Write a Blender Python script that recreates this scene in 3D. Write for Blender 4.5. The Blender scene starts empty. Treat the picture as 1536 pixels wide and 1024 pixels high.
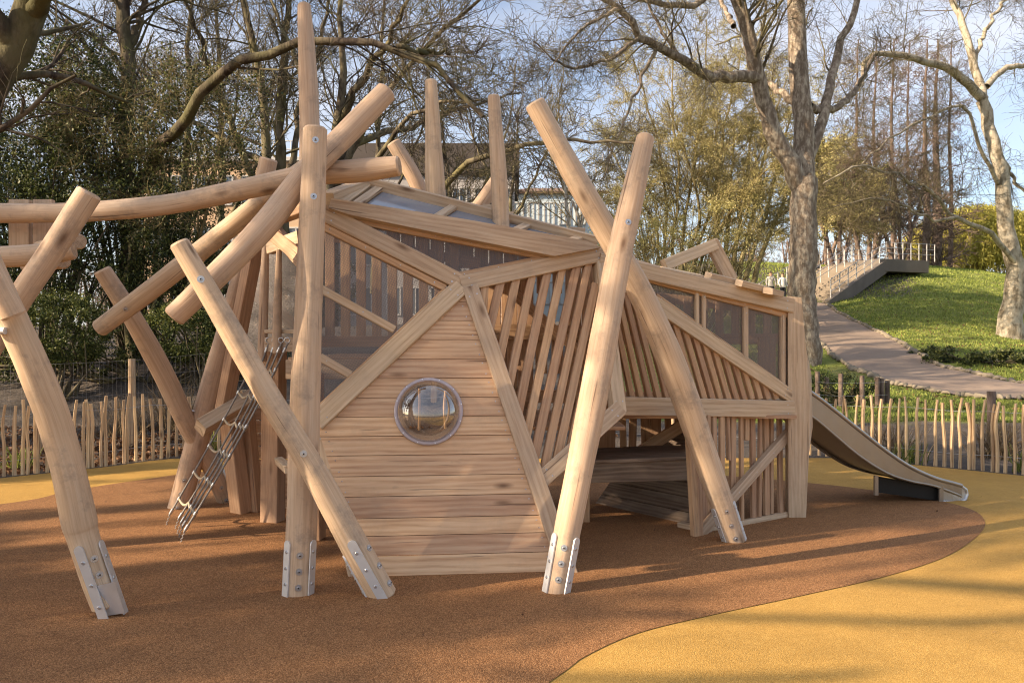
import bpy, bmesh, math, random
import numpy as np
from mathutils import Vector, Matrix
random.seed(7)
F = 1152.0; CAM = Vector((0, 0, 1.45))
scn = bpy.context.scene
COL = scn.collection
V = Vector

# ------------------------------------------------------------------ helpers: measured points -> world
def P(px, py, Y): return V(((px-768)*Y/F, Y, 1.45-(py-512)*Y/F))
def G(px, py):
    Y = 1.45*F/(py-512.0); return P(px, py, Y)
class Plane:
    def __init__(s, a, b, c):
        s.o = a; s.n = (b-a).cross(c-a).normalized()
        if s.n.y > 0: s.n = -s.n
    def at(s, px, py, off=0.0):
        d = V(((px-768)/F, 1, -(py-512)/F))
        t = (s.o+s.n*off-CAM).dot(s.n)/d.dot(s.n)
        return CAM+d*t

# ------------------------------------------------------------------ objects
def tag(o, label=None, cat=None, group=None, kind=None):
    if label: o['label'] = label
    if cat: o['category'] = cat
    if group: o['group'] = group
    if kind: o['kind'] = kind
    return o
def empty(name, loc=(0, 0, 0), label=None, cat=None, group=None):
    o = bpy.data.objects.new(name, None); COL.objects.link(o); o.location = loc
    o.empty_display_size = .1
    return tag(o, label, cat, group)
def link(name, me, parent=None):
    o = bpy.data.objects.new(name, me); COL.objects.link(o)
    if parent is not None:
        o.parent = parent
        w = V(parent.location)
        o.matrix_parent_inverse = Matrix.Translation(-w)
    return o

class MB:
    """collects geometry, builds ONE mesh object"""
    def __init__(s): s.v = []; s.f = []; s.uv = []; s.m = []; s.sm = []
    def face(s, idx, uvs, m=0, smooth=False):
        s.f.append(idx); s.uv.append(uvs); s.m.append(m); s.sm.append(smooth)
    def poly(s, pts, uvs=None, m=0):
        b = len(s.v); s.v += [tuple(p) for p in pts]
        s.face(list(range(b, b+len(pts))), uvs or [(p[0], p[2]) for p in pts], m)
    def beam(s, p0, p1, w, t, n, m=0, cham=.004, w1=None):
        """rectangular timber p0->p1, w across, t along the normal n"""
        p0 = V(p0); p1 = V(p1); a = (p1-p0); L = a.length
        if L < 1e-4: return
        a /= L; x = a.cross(n).normalized(); y = x.cross(a).normalized()
        w1 = w if w1 is None else w1
        c = min(cham, w*.3, t*.3)
        k = random.randrange(1, 60); off = random.random()*7
        def ring(p, W):
            h, q = W/2, t/2
            return [p+x*u+y*v for u, v in ((-h+c, -q), (h-c, -q), (h, -q+c), (h, q-c), (h-c, q), (-h+c, q), (-h, q-c), (-h, -q+c))]
        r0, r1 = ring(p0, w), ring(p1, w1)
        b = len(s.v); s.v += [tuple(p) for p in r0+r1]
        us = [0]
        for i in range(8): us.append(us[-1]+(r0[(i+1) % 8]-r0[i]).length)
        for i in range(8):
            j = (i+1) % 8
            s.face([b+i, b+j, b+8+j, b+8+i], [(k*10+us[i], off), (k*10+us[i+1], off), (k*10+us[i+1], off+L), (k*10+us[i], off+L)], m)
        b = len(s.v); s.v += [tuple(p) for p in r0+r1]
        e = [(k*10+.5+(i % 8)*.01, .5) for i in range(8)]
        s.face([b+i for i in range(7, -1, -1)], e, m); s.face([b+8+i for i in range(8)], e, m)
    def box(s, c, d, m=0, cham=.004):
        c = V(c); s.beam(c-V((d[0]/2, 0, 0)), c+V((d[0]/2, 0, 0)), d[1], d[2], V((0, 0, 1)), m, cham)
    def prism(s, pts, n, t, along, m=0, inset=.0):
        """flat polygon pts (planar, normal n) thickened by t behind; uv v runs along 'along'"""
        n = V(n).normalized(); al = V(along).normalized(); ac = n.cross(al)
        k = random.randrange(1, 60); off = random.random()*7; o = pts[0]
        uv = [(k*10+(p-o).dot(ac), off+(p-o).dot(al)) for p in pts]
        if (pts[1]-pts[0]).cross(pts[2]-pts[1]).dot(n) < 0: pts = pts[::-1]; uv = uv[::-1]
        N = len(pts)
        b = len(s.v); s.v += [tuple(p) for p in pts]; s.face(list(range(b, b+N)), uv, m)
        bk = [p-n*t for p in pts]
        b = len(s.v); s.v += [tuple(p) for p in bk]; s.face(list(range(b+N-1, b-1, -1)), uv[::-1], m)
        for i in range(N):
            j = (i+1) % N; b = len(s.v)
            s.v += [tuple(q) for q in (pts[j], pts[i], bk[i], bk[j])]
            s.face([b, b+1, b+2, b+3], [uv[j], uv[i], (uv[i][0]+t, uv[i][1]), (uv[j][0]+t, uv[j][1])], m)
    def tube(s, pts, rad, sides=12, m=0, capm=None, wob=0.0, seed=0, dome=.0, closed=True):
        pts = [V(p) for p in pts]; n = len(pts)
        if not hasattr(rad, '__len__'): rad = [rad]*n
        rr = random.Random(seed); ph = [rr.random()*6.28 for _ in range(6)]
        k = rr.randrange(1, 60); off = rr.random()*7
        t0 = (pts[1]-pts[0]).normalized()
        ref = V((0, 0, 1)) if abs(t0.z) < .8 else V((0, 1, 0))
        x = t0.cross(ref).normalized()
        b0 = len(s.v); L = 0; rings = []
        for i in range(n):
            tg = (pts[min(i+1, n-1)]-pts[max(i-1, 0)]).normalized()
            x = (x-tg*x.dot(tg)).normalized(); y = tg.cross(x)
            if i: L += (pts[i]-pts[i-1]).length
            rg = []
            for j in range(sides):
                a = 2*math.pi*j/sides
                w = 1+wob*(.5*math.sin(2*a+ph[0]+L*1.3)+.4*math.sin(3*a+ph[1]-L*2.1)+.5*math.sin(a+ph[2]+L*3.1)+.3*math.sin(5*a+ph[3]+L*4.7)+.5*math.sin(L*5+ph[4])+.35*math.sin(L*13+2*a+ph[5]))
                rg.append(pts[i]+(x*math.cos(a)+y*math.sin(a))*rad[i]*w)
            rings.append((rg, L)); s.v += [tuple(p) for p in rg]
        cir = 2*math.pi*rad[0]
        for i in range(n-1):
            for j in range(sides):
                j2 = (j+1) % sides
                u0, u1 = k*10+cir*j/sides, k*10+cir*(j+1)/sides
                s.face([b0+i*sides+j, b0+i*sides+j2, b0+(i+1)*sides+j2, b0+(i+1)*sides+j],
                       [(u0, off+rings[i][1]), (u1, off+rings[i][1]), (u1, off+rings[i+1][1]), (u0, off+rings[i+1][1])], m, True)
        if closed:
            cm = m if capm is None else capm
            for rg, tg, fl in ((rings[0][0], (pts[0]-pts[1]).normalized(), True), (rings[-1][0], (pts[-1]-pts[-2]).normalized(), False)):
                c = sum(rg, V())/sides
                R = (rg[0]-c).length
                ch = dome
                inn = [c+(p-c)*(.86 if ch else 1.0)+tg*ch for p in rg]
                o = rg[::-1] if fl else rg; q = inn[::-1] if fl else inn
                if ch:
                    b = len(s.v); s.v += [tuple(p) for p in o+q]
                    for j in range(sides):
                        j2 = (j+1) % sides
                        s.face([b+j, b+j2, b+sides+j2, b+sides+j], [(k*10+.01*j, off), (k*10+.01*j, off), (k*10+.01*j, off+.02), (k*10+.01*j, off+.02)], m, False)
                b = len(s.v); s.v += [tuple(p) for p in q]
                ex = (q[0]-c).normalized(); ey = tg.cross(ex)
                s.face(list(range(b, b+sides)), [((p-c).dot(ex), (p-c).dot(ey)) for p in q], cm, False)
    def disc(s, c, n, r, h, sides=14, m=0, r2=None):
        n = V(n).normalized(); s.tube([V(c), V(c)+n*h], [r, r if r2 is None else r2], sides, m)
    def build(s, name, mats, parent=None):
        me = bpy.data.meshes.new(name)
        me.from_pydata(s.v, [], s.f)
        for mt in (mats if isinstance(mats, (list, tuple)) else [mats]): me.materials.append(mt)
        ul = me.uv_layers.new(name='UVMap')
        ul.data.foreach_set('uv', [c for f in s.uv for uv in f for c in uv])
        me.polygons.foreach_set('material_index', s.m)
        me.polygons.foreach_set('use_smooth', s.sm)
        me.update()
        return link(name, me, parent)

def np_mesh(name, verts, faces, mats, parent=None, smooth=False, midx=None, attr=None):
    """verts (n,3), faces (m,k) of equal size"""
    me = bpy.data.meshes.new(name)
    verts = np.asarray(verts, np.float32); faces = np.asarray(faces, np.int32)
    m, k = faces.shape
    me.vertices.add(len(verts)); me.vertices.foreach_set('co', verts.ravel())
    me.loops.add(m*k); me.loops.foreach_set('vertex_index', faces.ravel())
    me.polygons.add(m); me.polygons.foreach_set('loop_start', np.arange(0, m*k, k, dtype=np.int32))
    for mt in (mats if isinstance(mats, (list, tuple)) else [mats]): me.materials.append(mt)
    if midx is not None: me.polygons.foreach_set('material_index', np.asarray(midx, np.int32))
    if smooth: me.polygons.foreach_set('use_smooth', np.ones(m, bool))
    if attr is not None:
        for nm, val in attr.items():
            a = me.attributes.new(nm, 'FLOAT', 'POINT'); a.data.foreach_set('value', np.asarray(val, np.float32))
    me.update(calc_edges=True); me.validate()
    return link(name, me, parent)

# ------------------------------------------------------------------ node materials
class NT:
    def __init__(s, name):
        s.mat = bpy.data.materials.new(name); s.mat.use_nodes = True
        s.t = s.mat.node_tree; s.t.nodes.clear()
        s.out = s.n('ShaderNodeOutputMaterial')
    def n(s, typ, props=None, **ins):
        nd = s.t.nodes.new(typ)
        for k, v in (props or {}).items(): setattr(nd, k, v)
        for k, v in ins.items(): s.set(nd, k, v)
        return nd
    def set(s, nd, k, v):
        k = k.replace('_', ' ')
        sock = nd.inputs[int(k)] if k.isdigit() else (nd.inputs[k] if k in nd.inputs else nd.inputs[int(k[1:])])
        if hasattr(v, 'is_linked') or hasattr(v, 'links'): s.t.links.new(v, sock)
        else: sock.default_value = v
    def ramp(s, fac, stops, interp='LINEAR'):
        r = s.n('ShaderNodeValToRGB'); s.set(r, 'Fac', fac)
        cr = r.color_ramp; cr.interpolation = interp
        while len(cr.elements) < len(stops): cr.elements.new(.5)
        for e, (p, c) in zip(cr.elements, stops):
            e.position = p; e.color = (*c, 1) if len(c) == 3 else c
        return r.outputs[0]
    def math(s, op, a, b=None, c=None, clamp=False):
        nd = s.n('ShaderNodeMath', {'operation': op, 'use_clamp': clamp})
        for i, v in enumerate((a, b, c)):
            if v is not None:
                if hasattr(v, 'links'): s.t.links.new(v, nd.inputs[i])
                else: nd.inputs[i].default_value = v
        return nd.outputs[0]
    def mix(s, fac, a, b, blend='MIX'):
        nd = s.n('ShaderNodeMix', {'data_type': 'RGBA', 'blend_type': blend})
        for i, v in ((0, fac), (6, a), (7, b)):
            if hasattr(v, 'links'): s.t.links.new(v, nd.inputs[i])
            else: nd.inputs[i].default_value = (*v, 1) if hasattr(v, '__len__') and len(v) == 3 else v
        return nd.outputs[2]
    def noise(s, vec, scale, detail=4, rough=.55, dist=0):
        nd = s.n('ShaderNodeTexNoise', Scale=scale, Detail=detail, Roughness=rough, Distortion=dist)
        if vec is not None: s.t.links.new(vec, nd.inputs['Vector'])
        return nd.outputs['Fac']
    def mapping(s, vec, scale=(1, 1, 1), loc=(0, 0, 0)):
        nd = s.n('ShaderNodeMapping'); nd.inputs['Scale'].default_value = scale; nd.inputs['Location'].default_value = loc
        s.t.links.new(vec, nd.inputs['Vector']); return nd.outputs[0]
    def finish(s, color, rough=.7, bump=None, strength=.3, dist=.01, metal=0, spec=.3, normal=None, extra=None):
        b = s.n('ShaderNodeBsdfPrincipled')
        s.set(b, 'Base Color', (*color, 1) if hasattr(color, '__len__') and len(color) == 3 else color)
        s.set(b, 'Roughness', rough); s.set(b, 'Metallic', metal); s.set(b, 'Specular IOR Level', spec)
        if bump is not None:
            bp = s.n('ShaderNodeBump', Strength=strength, Distance=dist); s.t.links.new(bump, bp.inputs['Height'])
            s.t.links.new(bp.outputs[0], b.inputs['Normal'])
        for k, v in (extra or {}).items(): s.set(b, k, v)
        s.t.links.new(b.outputs[0], s.out.inputs['Surface'])
        return s.mat
def objco(t): return t.n('ShaderNodeTexCoord').outputs['Object']

def wood(name, dark, mid, light, weather=.35, gs=1.0, knots=True, rough=.68, vary=.22, stainc=(.22, .17, .13), band=.2):
    t = NT(name); uv = t.n('ShaderNodeTexCoord').outputs['UV']; oc = objco(t)
    sep = t.n('ShaderNodeSeparateXYZ'); t.t.links.new(uv, sep.inputs[0])
    pid = t.math('FLOOR', t.math('DIVIDE', sep.outputs[0], 10.0))
    wn = t.n('ShaderNodeTexWhiteNoise', {'noise_dimensions': '1D'}); t.t.links.new(pid, wn.inputs['W'])
    # growth-ring figure: distorted bands stretched along the piece
    wv = t.mapping(uv, (38*gs, 1.7, 1))
    g1 = t.noise(wv, 1.0, 5, .6, .35)
    wv2 = t.mapping(uv, (170*gs, 5, 1)); g2 = t.noise(wv2, 1.0, 3, .6)
    bands = t.n('ShaderNodeTexWave', {'wave_type': 'BANDS', 'bands_direction': 'X'}, Scale=9.0*gs, Distortion=7.0, Detail=3.0)
    t.t.links.new(t.mapping(uv, (1, .12, 1)), bands.inputs['Vector']); bands.inputs['Detail Scale'].default_value = 1.2
    f = t.math('ADD', t.math('MULTIPLY', g1, .65-band/2), t.math('ADD', t.math('MULTIPLY', g2, .35-band/2), t.math('MULTIPLY', bands.outputs['Fac'], band)))
    c = t.ramp(f, [(.28, dark), (.5, mid), (.72, light)])
    # each piece its own tone
    v = t.math('ADD', 1-vary/2, t.math('MULTIPLY', wn.outputs[0], vary))
    hs = t.n('ShaderNodeHueSaturation'); t.t.links.new(c, hs.inputs['Color']); t.t.links.new(v, hs.inputs['Value'])
    h = t.math('ADD', .495, t.math('MULTIPLY', wn.outputs[0], .010)); t.t.links.new(h, hs.inputs['Hue'])
    c = hs.outputs[0]
    # weathering: greyer patches
    n = t.noise(t.mapping(uv, (7, 1.6, 1)), 1.0, 5, .6)
    c = t.mix(t.math('MULTIPLY', t.ramp(n, [(.47, (0, 0, 0)), (.7, (1, 1, 1))]), weather), c, (.40, .335, .27))
    n2 = t.noise(t.mapping(uv, (16, 4.2, 1)), 1.0, 4, .65)
    c = t.mix(t.math('MULTIPLY', t.ramp(n2, [(.64, (0, 0, 0)), (.76, (1, 1, 1))]), .4), c, stainc)
    n3 = t.noise(oc, 4.2, 6, .75)
    c = t.mix(t.math('MULTIPLY', t.ramp(n3, [(.52, (0, 0, 0)), (.66, (1, 1, 1))]), .6 if band < .05 else .18), c, (.27, .215, .17))
    if knots:
        vo = t.n('ShaderNodeTexVoronoi', {'feature': 'F1'}, Scale=1.0); t.t.links.new(t.mapping(uv, (7.3, 2.3, 1)), vo.inputs['Vector'])
        vw = t.n('ShaderNodeTexWhiteNoise', {'noise_dimensions': '3D'}); t.t.links.new(vo.outputs['Position'], vw.inputs['Vector'])
        pick = t.math('GREATER_THAN', vw.outputs[0], .5)
        k = t.ramp(vo.outputs['Distance'], [(.04, (1, 1, 1)), (.10, (.55, .55, .55)), (.18, (0, 0, 0))])
        c = t.mix(t.math('MULTIPLY', t.math('MULTIPLY', k, pick), .85), c, (.13, .07, .04))
    # drying checks: thin dark cracks along the grain
    ck = t.noise(t.mapping(uv, (48, 1.1, 1)), 1.0, 3, .55)
    ckm = t.ramp(ck, [(.655, (0, 0, 0)), (.70, (1, 1, 1))])
    c = t.mix(t.math('MULTIPLY', ckm, .72), c, (.12, .075, .05))
    hgt = t.math('SUBTRACT', t.math('ADD', f, t.math('MULTIPLY', n, .3)), t.math('MULTIPLY', ckm, .5))
    return t.finish(c, rough, hgt, .35, .006, spec=.25)
def endgrain(name, a, b):
    t = NT(name); uv = t.n('ShaderNodeTexCoord').outputs['UV']
    ln = t.n('ShaderNodeVectorMath', {'operation': 'LENGTH'}); t.t.links.new(uv, ln.inputs[0])
    nz = t.noise(t.mapping(uv, (22, 22, 1)), 1.0, 4)
    w = t.math('SINE', t.math('ADD', t.math('MULTIPLY', ln.outputs['Value'], 900), t.math('MULTIPLY', nz, 9)))
    f = t.math('ADD', t.math('MULTIPLY', w, .2), nz)
    c = t.ramp(f, [(.25, a), (.75, b)])
    return t.finish(c, .8, f, .2, .004, spec=.15)
def flat(name, col, rough=.6, metal=0, var=.15, scale=8, bump=.1, spec=.3):
    t = NT(name); oc = objco(t); n = t.noise(oc, scale, 5, .6)
    c = t.mix(n, tuple(x*(1-var) for x in col), tuple(min(1, x*(1+var)) for x in col))
    return t.finish(c, rough, n, bump, .01, metal, spec)
def steel(name, col=(.62, .64, .67), rough=.32):
    t = NT(name); oc = objco(t)
    n = t.noise(t.mapping(oc, (40, 40, 6)), 1.0, 4, .6); n2 = t.noise(oc, 9, 4)
    c = t.mix(n2, tuple(x*.8 for x in col), col)
    r = t.math('ADD', rough-.1, t.math('MULTIPLY', n, .22))
    return t.finish(c, r, n, .08, .003, .75)

M = {}
M['log'] = wood('log_wood', (.38, .25, .155), (.54, .385, .26), (.65, .50, .36), .4, 1.4, vary=.14, band=.02)
M['beam'] = wood('beam_wood', (.34, .225, .135), (.52, .385, .26), (.64, .51, .365), .35, 1.0, band=.10)
M['board'] = wood('board_wood', (.40, .225, .125), (.58, .375, .23), (.67, .48, .315), .15, .9, vary=.32, band=.16)
M['slat'] = wood('slat_wood', (.28, .15, .08), (.47, .29, .17), (.59, .40, .25), .2, 1.1, vary=.28, band=.08)
M['darkplank'] = wood('dark_grey_plank', (.09, .063, .046), (.17, .122, .09), (.26, .195, .145), .4, 1.0, vary=.3)  # darker, greyer planks for the bench and lower board panel
M['end'] = endgrain('log_end_grain', (.26, .17, .11), (.5, .37, .25))
M['steel'] = steel('galvanised_steel', (.80, .82, .85), .5)
M['bolt'] = steel('bolt_steel', (.55, .56, .58), .28)
M['slide_steel'] = steel('slide_steel', (.40, .36, .315), .32)
M['black'] = flat('black_panel', (.012, .012, .012), .5)
M['rope'] = flat('rope_tan', (.42, .34, .24), .85, 0, .3, 120, .4)
M['ropegrey'] = flat('rope_grey', (.25, .235, .22), .7, 0, .3, 150, .4)

def mesh_mat():
    t = NT('woven_wire_mesh'); uv = t.n('ShaderNodeTexCoord').outputs['UV']
    sep = t.n('ShaderNodeSeparateXYZ'); t.t.links.new(uv, sep.inputs[0])
    w = []
    for k in (0, 1):
        fr = t.math('FRACT', t.math('MULTIPLY', sep.outputs[k], 1/.0075))
        w.append(t.math('LESS_THAN', fr, .33))
    solid = t.math('MAXIMUM', w[0], w[1])
    b = t.n('ShaderNodeBsdfPrincipled'); t.set(b, 'Base Color', (.17, .15, .145, 1)); t.set(b, 'Roughness', .5); t.set(b, 'Metallic', .3)
    tr = t.n('ShaderNodeBsdfTransparent'); mx = t.n('ShaderNodeMixShader')
    t.t.links.new(solid, mx.inputs[0]); t.t.links.new(tr.outputs[0], mx.inputs[1]); t.t.links.new(b.outputs[0], mx.inputs[2])
    t.t.links.new(mx.outputs[0], t.out.inputs['Surface']); return t.mat
M['mesh'] = mesh_mat()
def dome_mat():
    t = NT('clear_acrylic')
    g = t.n('ShaderNodeBsdfGlossy', Color=(1, 1, 1, 1), Roughness=.015)
    tr = t.n('ShaderNodeBsdfTransparent', Color=(.80, .70, .64, 1))
    fr = t.n('ShaderNodeLayerWeight', Blend=.42); mx = t.n('ShaderNodeMixShader')
    t.t.links.new(t.math('ADD', .14, t.math('MULTIPLY', fr.outputs['Facing'], .45)), mx.inputs[0])
    t.t.links.new(tr.outputs[0], mx.inputs[1]); t.t.links.new(g.outputs[0], mx.inputs[2])
    t.t.links.new(mx.outputs[0], t.out.inputs['Surface']); return t.mat
M['dome'] = dome_mat()
M['flange'] = flat('dome_flange', (.42, .37, .40), .25, 0, .15, 30, .05, .5)
def pane_mat():
    t = NT('skylight_pane'); return t.finish((.22, .25, .30), .1, metal=.0, spec=.8)
M['pane'] = pane_mat()

def rubber(name, a, b, c3, sc=150):
    t = NT(name); oc = objco(t)
    vo = t.n('ShaderNodeTexVoronoi', {'feature': 'F1'}, Scale=float(sc)); t.t.links.new(oc, vo.inputs['Vector'])
    wn = t.n('ShaderNodeTexWhiteNoise', {'noise_dimensions': '3D'}); t.t.links.new(vo.outputs['Position'], wn.inputs['Vector'])
    c = t.ramp(wn.outputs[0], [(0, a), (.6, b), (1, c3)])
    n = t.noise(oc, .8, 5, .6); n2 = t.noise(oc, 7, 4, .6)
    f = t.math('ADD', t.math('MULTIPLY', n, .6), t.math('MULTIPLY', n2, .4))
    hs = t.n('ShaderNodeHueSaturation'); t.t.links.new(c, hs.inputs['Color'])
    st_ = t.ramp(t.noise(t.mapping(oc, (.5, 1.1, 1), (3, 1, 0)), 1.1, 6, .7), [(.5, (1, 1, 1)), (.72, (.78, .78, .78))])
    t.t.links.new(t.math('MULTIPLY', t.math('ADD', .68, t.math('MULTIPLY', f, .64)), st_), hs.inputs['Value'])
    h = t.math('SUBTRACT', wn.outputs[0], t.math('MULTIPLY', vo.outputs['Distance'], 1.2))
    return t.finish(hs.outputs[0], .85, h, .6, .004, spec=.2)
M['brown'] = rubber('brown_rubber', (.13, .061, .026), (.295, .142, .058), (.47, .255, .118), 230)
M['yellow'] = rubber('yellow_rubber', (.36, .203, .046), (.51, .30, .077), (.58, .37, .115), 260)

def bark(name, a, b, c3, sc=6, thr=(.42, .56), moss=None, stretch=.35):
    t = NT(name); oc = objco(t)
    n = t.noise(t.mapping(oc, (1, 1, stretch)), sc, 6, .65); m = t.noise(t.mapping(oc, (1, 1, .25)), sc*5, 4, .6)
    c = t.ramp(n, [(thr[0], a), (sum(thr)/2, b), (thr[1], c3)])
    c = t.mix(t.math('MULTIPLY', m, .55), c, tuple(x*.45 for x in a))
    if moss:
        g = t.noise(oc, 1.3, 3); c = t.mix(t.ramp(g, [(.45, (0, 0, 0)), (.65, (.7, .7, .7))]), c, moss)
    return t.finish(c, .9, t.math('ADD', n, m), .6, .03, spec=.15)
M['plane_bark'] = bark('plane_bark', (.19, .145, .105), (.31, .25, .19), (.50, .43, .33), 8, (.42, .60), None, .4)
M['pale_bark'] = bark('pale_bark', (.20, .165, .115), (.40, .345, .255), (.54, .48, .37), 4, (.38, .55), None, .5)
M['dark_bark'] = bark('dark_bark', (.055, .042, .034), (.10, .08, .06), (.17, .14, .10), 5, moss=(.12, .115, .05))
M['grey_bark'] = bark('grey_bark', (.075, .06, .045), (.14, .115, .08), (.23, .195, .13), 5, moss=(.18, .16, .07))
M['purple_bark'] = bark('purple_bark', (.12, .085, .07), (.18, .135, .11), (.27, .20, .16), 5)
M['birch_bark'] = bark('birch_bark', (.35, .30, .24), (.55, .5, .42), (.66, .62, .55), 5)
M['yellow_bark'] = bark('yellow_twig_bark', (.17, .13, .06), (.27, .22, .11), (.38, .32, .17), 4)
def leaf(name, a, b, rough=.5, trans=.25):
    t = NT(name); oc = objco(t)
    wn = t.n('ShaderNodeTexWhiteNoise', {'noise_dimensions': '3D'})
    ge = t.n('ShaderNodeNewGeometry'); 
    rnd = ge.outputs['Random Per Island']
    n = t.math('ADD', t.math('MULTIPLY', t.noise(oc, 1.1, 3), .5), t.math('MULTIPLY', t.noise(t.mapping(oc, (.35, .9, .9), (5, 2, 1)), .8, 4, .65), .5))
    c = t.mix(t.math('POWER', rnd, 2.2), a, b)
    hs = t.n('ShaderNodeHueSaturation'); t.t.links.new(c, hs.inputs['Color'])
    t.t.links.new(t.math('ADD', .6, t.math('MULTIPLY', n, .8)), hs.inputs['Value'])
    p = t.n('ShaderNodeBsdfPrincipled', Roughness=rough); t.t.links.new(hs.outputs[0], p.inputs['Base Color'])
    p.inputs['Specular IOR Level'].default_value = .3
    tl = t.n('ShaderNodeBsdfTranslucent'); t.t.links.new(hs.outputs[0], tl.inputs['Color'])
    mx = t.n('ShaderNodeMixShader', Fac=trans)
    t.t.links.new(p.outputs[0], mx.inputs[1]); t.t.links.new(tl.outputs[0], mx.inputs[2])
    t.t.links.new(mx.outputs[0], t.out.inputs['Surface']); return t.mat
M['ever'] = leaf('evergreen_leaf', (.016, .028, .011), (.15, .175, .045))
M['ever2'] = leaf('ivy_leaf', (.028, .042, .016), (.22, .23, .07))
M['box'] = leaf('box_leaf', (.035, .055, .014), (.22, .23, .06))
M['bud'] = leaf('yellow_bud', (.36, .32, .12), (.64, .58, .28), .7, .35)
M['willow'] = leaf('willow_strand', (.42, .38, .07), (.66, .60, .16), .7, .35)
M['dry'] = leaf('dry_stem', (.16, .11, .06), (.36, .27, .16), .8, .2)
M['grass'] = leaf('grass_blade', (.15, .20, .04), (.43, .46, .11), .6, .3)
M['deadleaf'] = leaf('fallen_leaf', (.10, .05, .025), (.26, .14, .07), .8, .1)

# ------------------------------------------------------------------ terrain
def smooth(a, b, x):
    t = np.clip((np.asarray(x, float)-a)/(b-a), 0, 1); return t*t*(3-2*t)
RP = np.array([(-400, 0), (9.6, 0), (12, .06), (16, .2), (24, .55), (32, 1.85), (44, 4.0), (50, 6.2), (55, 7.1), (64, 7.3), (90, 5.5), (400, 5)])
LP = np.array([(-400, 0), (10.0, 0), (11.0, .22), (12.0, .62), (13.2, 1.0), (20, 1.5), (40, 2.2), (400, 4)])
def interp_s(tab, y):
    ys = np.asarray(y, float); r = 0
    for d, w in ((-1.2, .2), (-.6, .2), (0, .2), (.6, .2), (1.2, .2)):
        k = np.clip(ys/20, .12, 1.5)
        r = r+w*np.interp(ys+d*k, tab[:, 0], tab[:, 1])
    return r
def terrain(x, y):
    x = np.asarray(x, float); y = np.asarray(y, float)
    a = x/np.maximum(y, 1)
    s = smooth(.02, .22, a)
    h = interp_s(RP, y)*s*(1-.22*smooth(.5, .75, a))+interp_s(LP, y)*(1-s)
    h = h+.05*np.sin(x*1.7+y*.6)*np.sin(y*1.3-x*.4)*smooth(11, 16, y)+.25*np.sin(x*.23+2)*np.sin(y*.19)*smooth(18, 30, y)
    return h
def TP(px, py, off=0.0, ymin=9.7):
    dx, dz = (px-768)/F, -(py-512)/F
    Y = ymin
    while Y < 300:
        if 1.45+dz*Y < float(terrain(dx*Y, Y)): break
        Y *= 1.004
    return V((dx*Y, Y, float(terrain(dx*Y, Y))+off))
def TZ(x, y, off=0): return V((x, y, float(terrain(x, y))+off))

def ground_mat():
    t = NT('park_ground'); oc = objco(t)
    at = t.n('ShaderNodeAttribute', {'attribute_name': 'soil'}).outputs['Fac']
    n1 = t.noise(oc, .35, 5, .6); n2 = t.noise(oc, 3.0, 5, .65); n3 = t.noise(oc, 28, 4, .7)
    g = t.ramp(t.math('ADD', t.math('MULTIPLY', n2, .5), t.math('MULTIPLY', n3, .5)), [(.3, (.07, .095, .022)), (.5, (.18, .21, .05)), (.7, (.33, .33, .11))])
    g = t.mix(t.ramp(n1, [(.5, (0, 0, 0)), (.72, (.6, .6, .6))]), g, (.26, .21, .10))
    sl = t.ramp(t.math('ADD', t.math('MULTIPLY', n2, .35), t.math('MULTIPLY', n3, .65)), [(.32, (.05, .042, .036)), (.52, (.105, .09, .078)), (.7, (.19, .155, .13))])
    f = t.math('ADD', at, t.math('MULTIPLY', t.math('SUBTRACT', n2, .5), .9), clamp=True)
    c = t.mix(t.ramp(f, [(.4, (0, 0, 0)), (.6, (1, 1, 1))]), g, sl)
    return t.finish(c, .95, t.math('ADD', n3, n2), .6, .04, spec=.1)
M['ground'] = ground_mat()
def make_ground():
    xs = np.concatenate([-np.geomspace(400, 16, 26), np.arange(-15.5, 30.1, .5), np.geomspace(32, 400, 24)])
    ys = np.concatenate([-np.geomspace(300, 8, 14), np.arange(-6, 9, 1.5), np.arange(9, 70, .45), np.geomspace(71, 600, 22)])
    X, Y = np.meshgrid(xs, ys); Z = terrain(X, Y)
    nx, ny = len(xs), len(ys)
    idx = np.arange(nx*ny).reshape(ny, nx)
    f = np.stack([idx[:-1, :-1], idx[:-1, 1:], idx[1:, 1:], idx[1:, :-1]], -1).reshape(-1, 4)
    a = X/np.maximum(Y, 1)
    left = 1-smooth(.06, .2, a)
    soil = np.maximum(left*1.0, 1-smooth(11.5, 14.0, Y-0.02*X))
    soil = np.maximum(soil, .62*smooth(40, 44, Y)*(1-smooth(50, 60, Y))*(1-smooth(.50, .58, a)))
    soil = np.where(Y > 70, .35, soil)
    o = np_mesh('ground', np.stack([X, Y, Z], -1).reshape(-1, 3), f, M['ground'], None, True, attr={'soil': soil.ravel()})
    tag(o, kind='structure')
make_ground()

def sheet(name, outline, z, mat):
    mb = MB(); mb.poly([V((p[0], p[1], z)) for p in outline]); o = mb.build(name, mat); tag(o, kind='structure')
    bm = bmesh.new(); bm.from_mesh(o.data); bmesh.ops.triangulate(bm, faces=bm.faces[:])
    for f in bm.faces:
        if f.normal.z < 0: f.normal_flip()
    bm.to_mesh(o.data); bm.free(); return o
def crom(pts, k=8, closed=False):
    pts = [V(p) for p in pts]; n = len(pts); out = []
    rng = range(n if closed else n-1)
    for i in rng:
        g = (lambda j: pts[j % n]) if closed else (lambda j: pts[max(0, min(n-1, j))])
        a, b, c, d = g(i-1), g(i), g(i+1), g(i+2)
        for q in range(k):
            u = q/k
            out.append(.5*((2*b)+(c-a)*u+(2*a-5*b+4*c-d)*u*u+(3*b-a-3*c+d)*u**3))
    if not closed: out.append(pts[-1])
    return out
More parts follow.
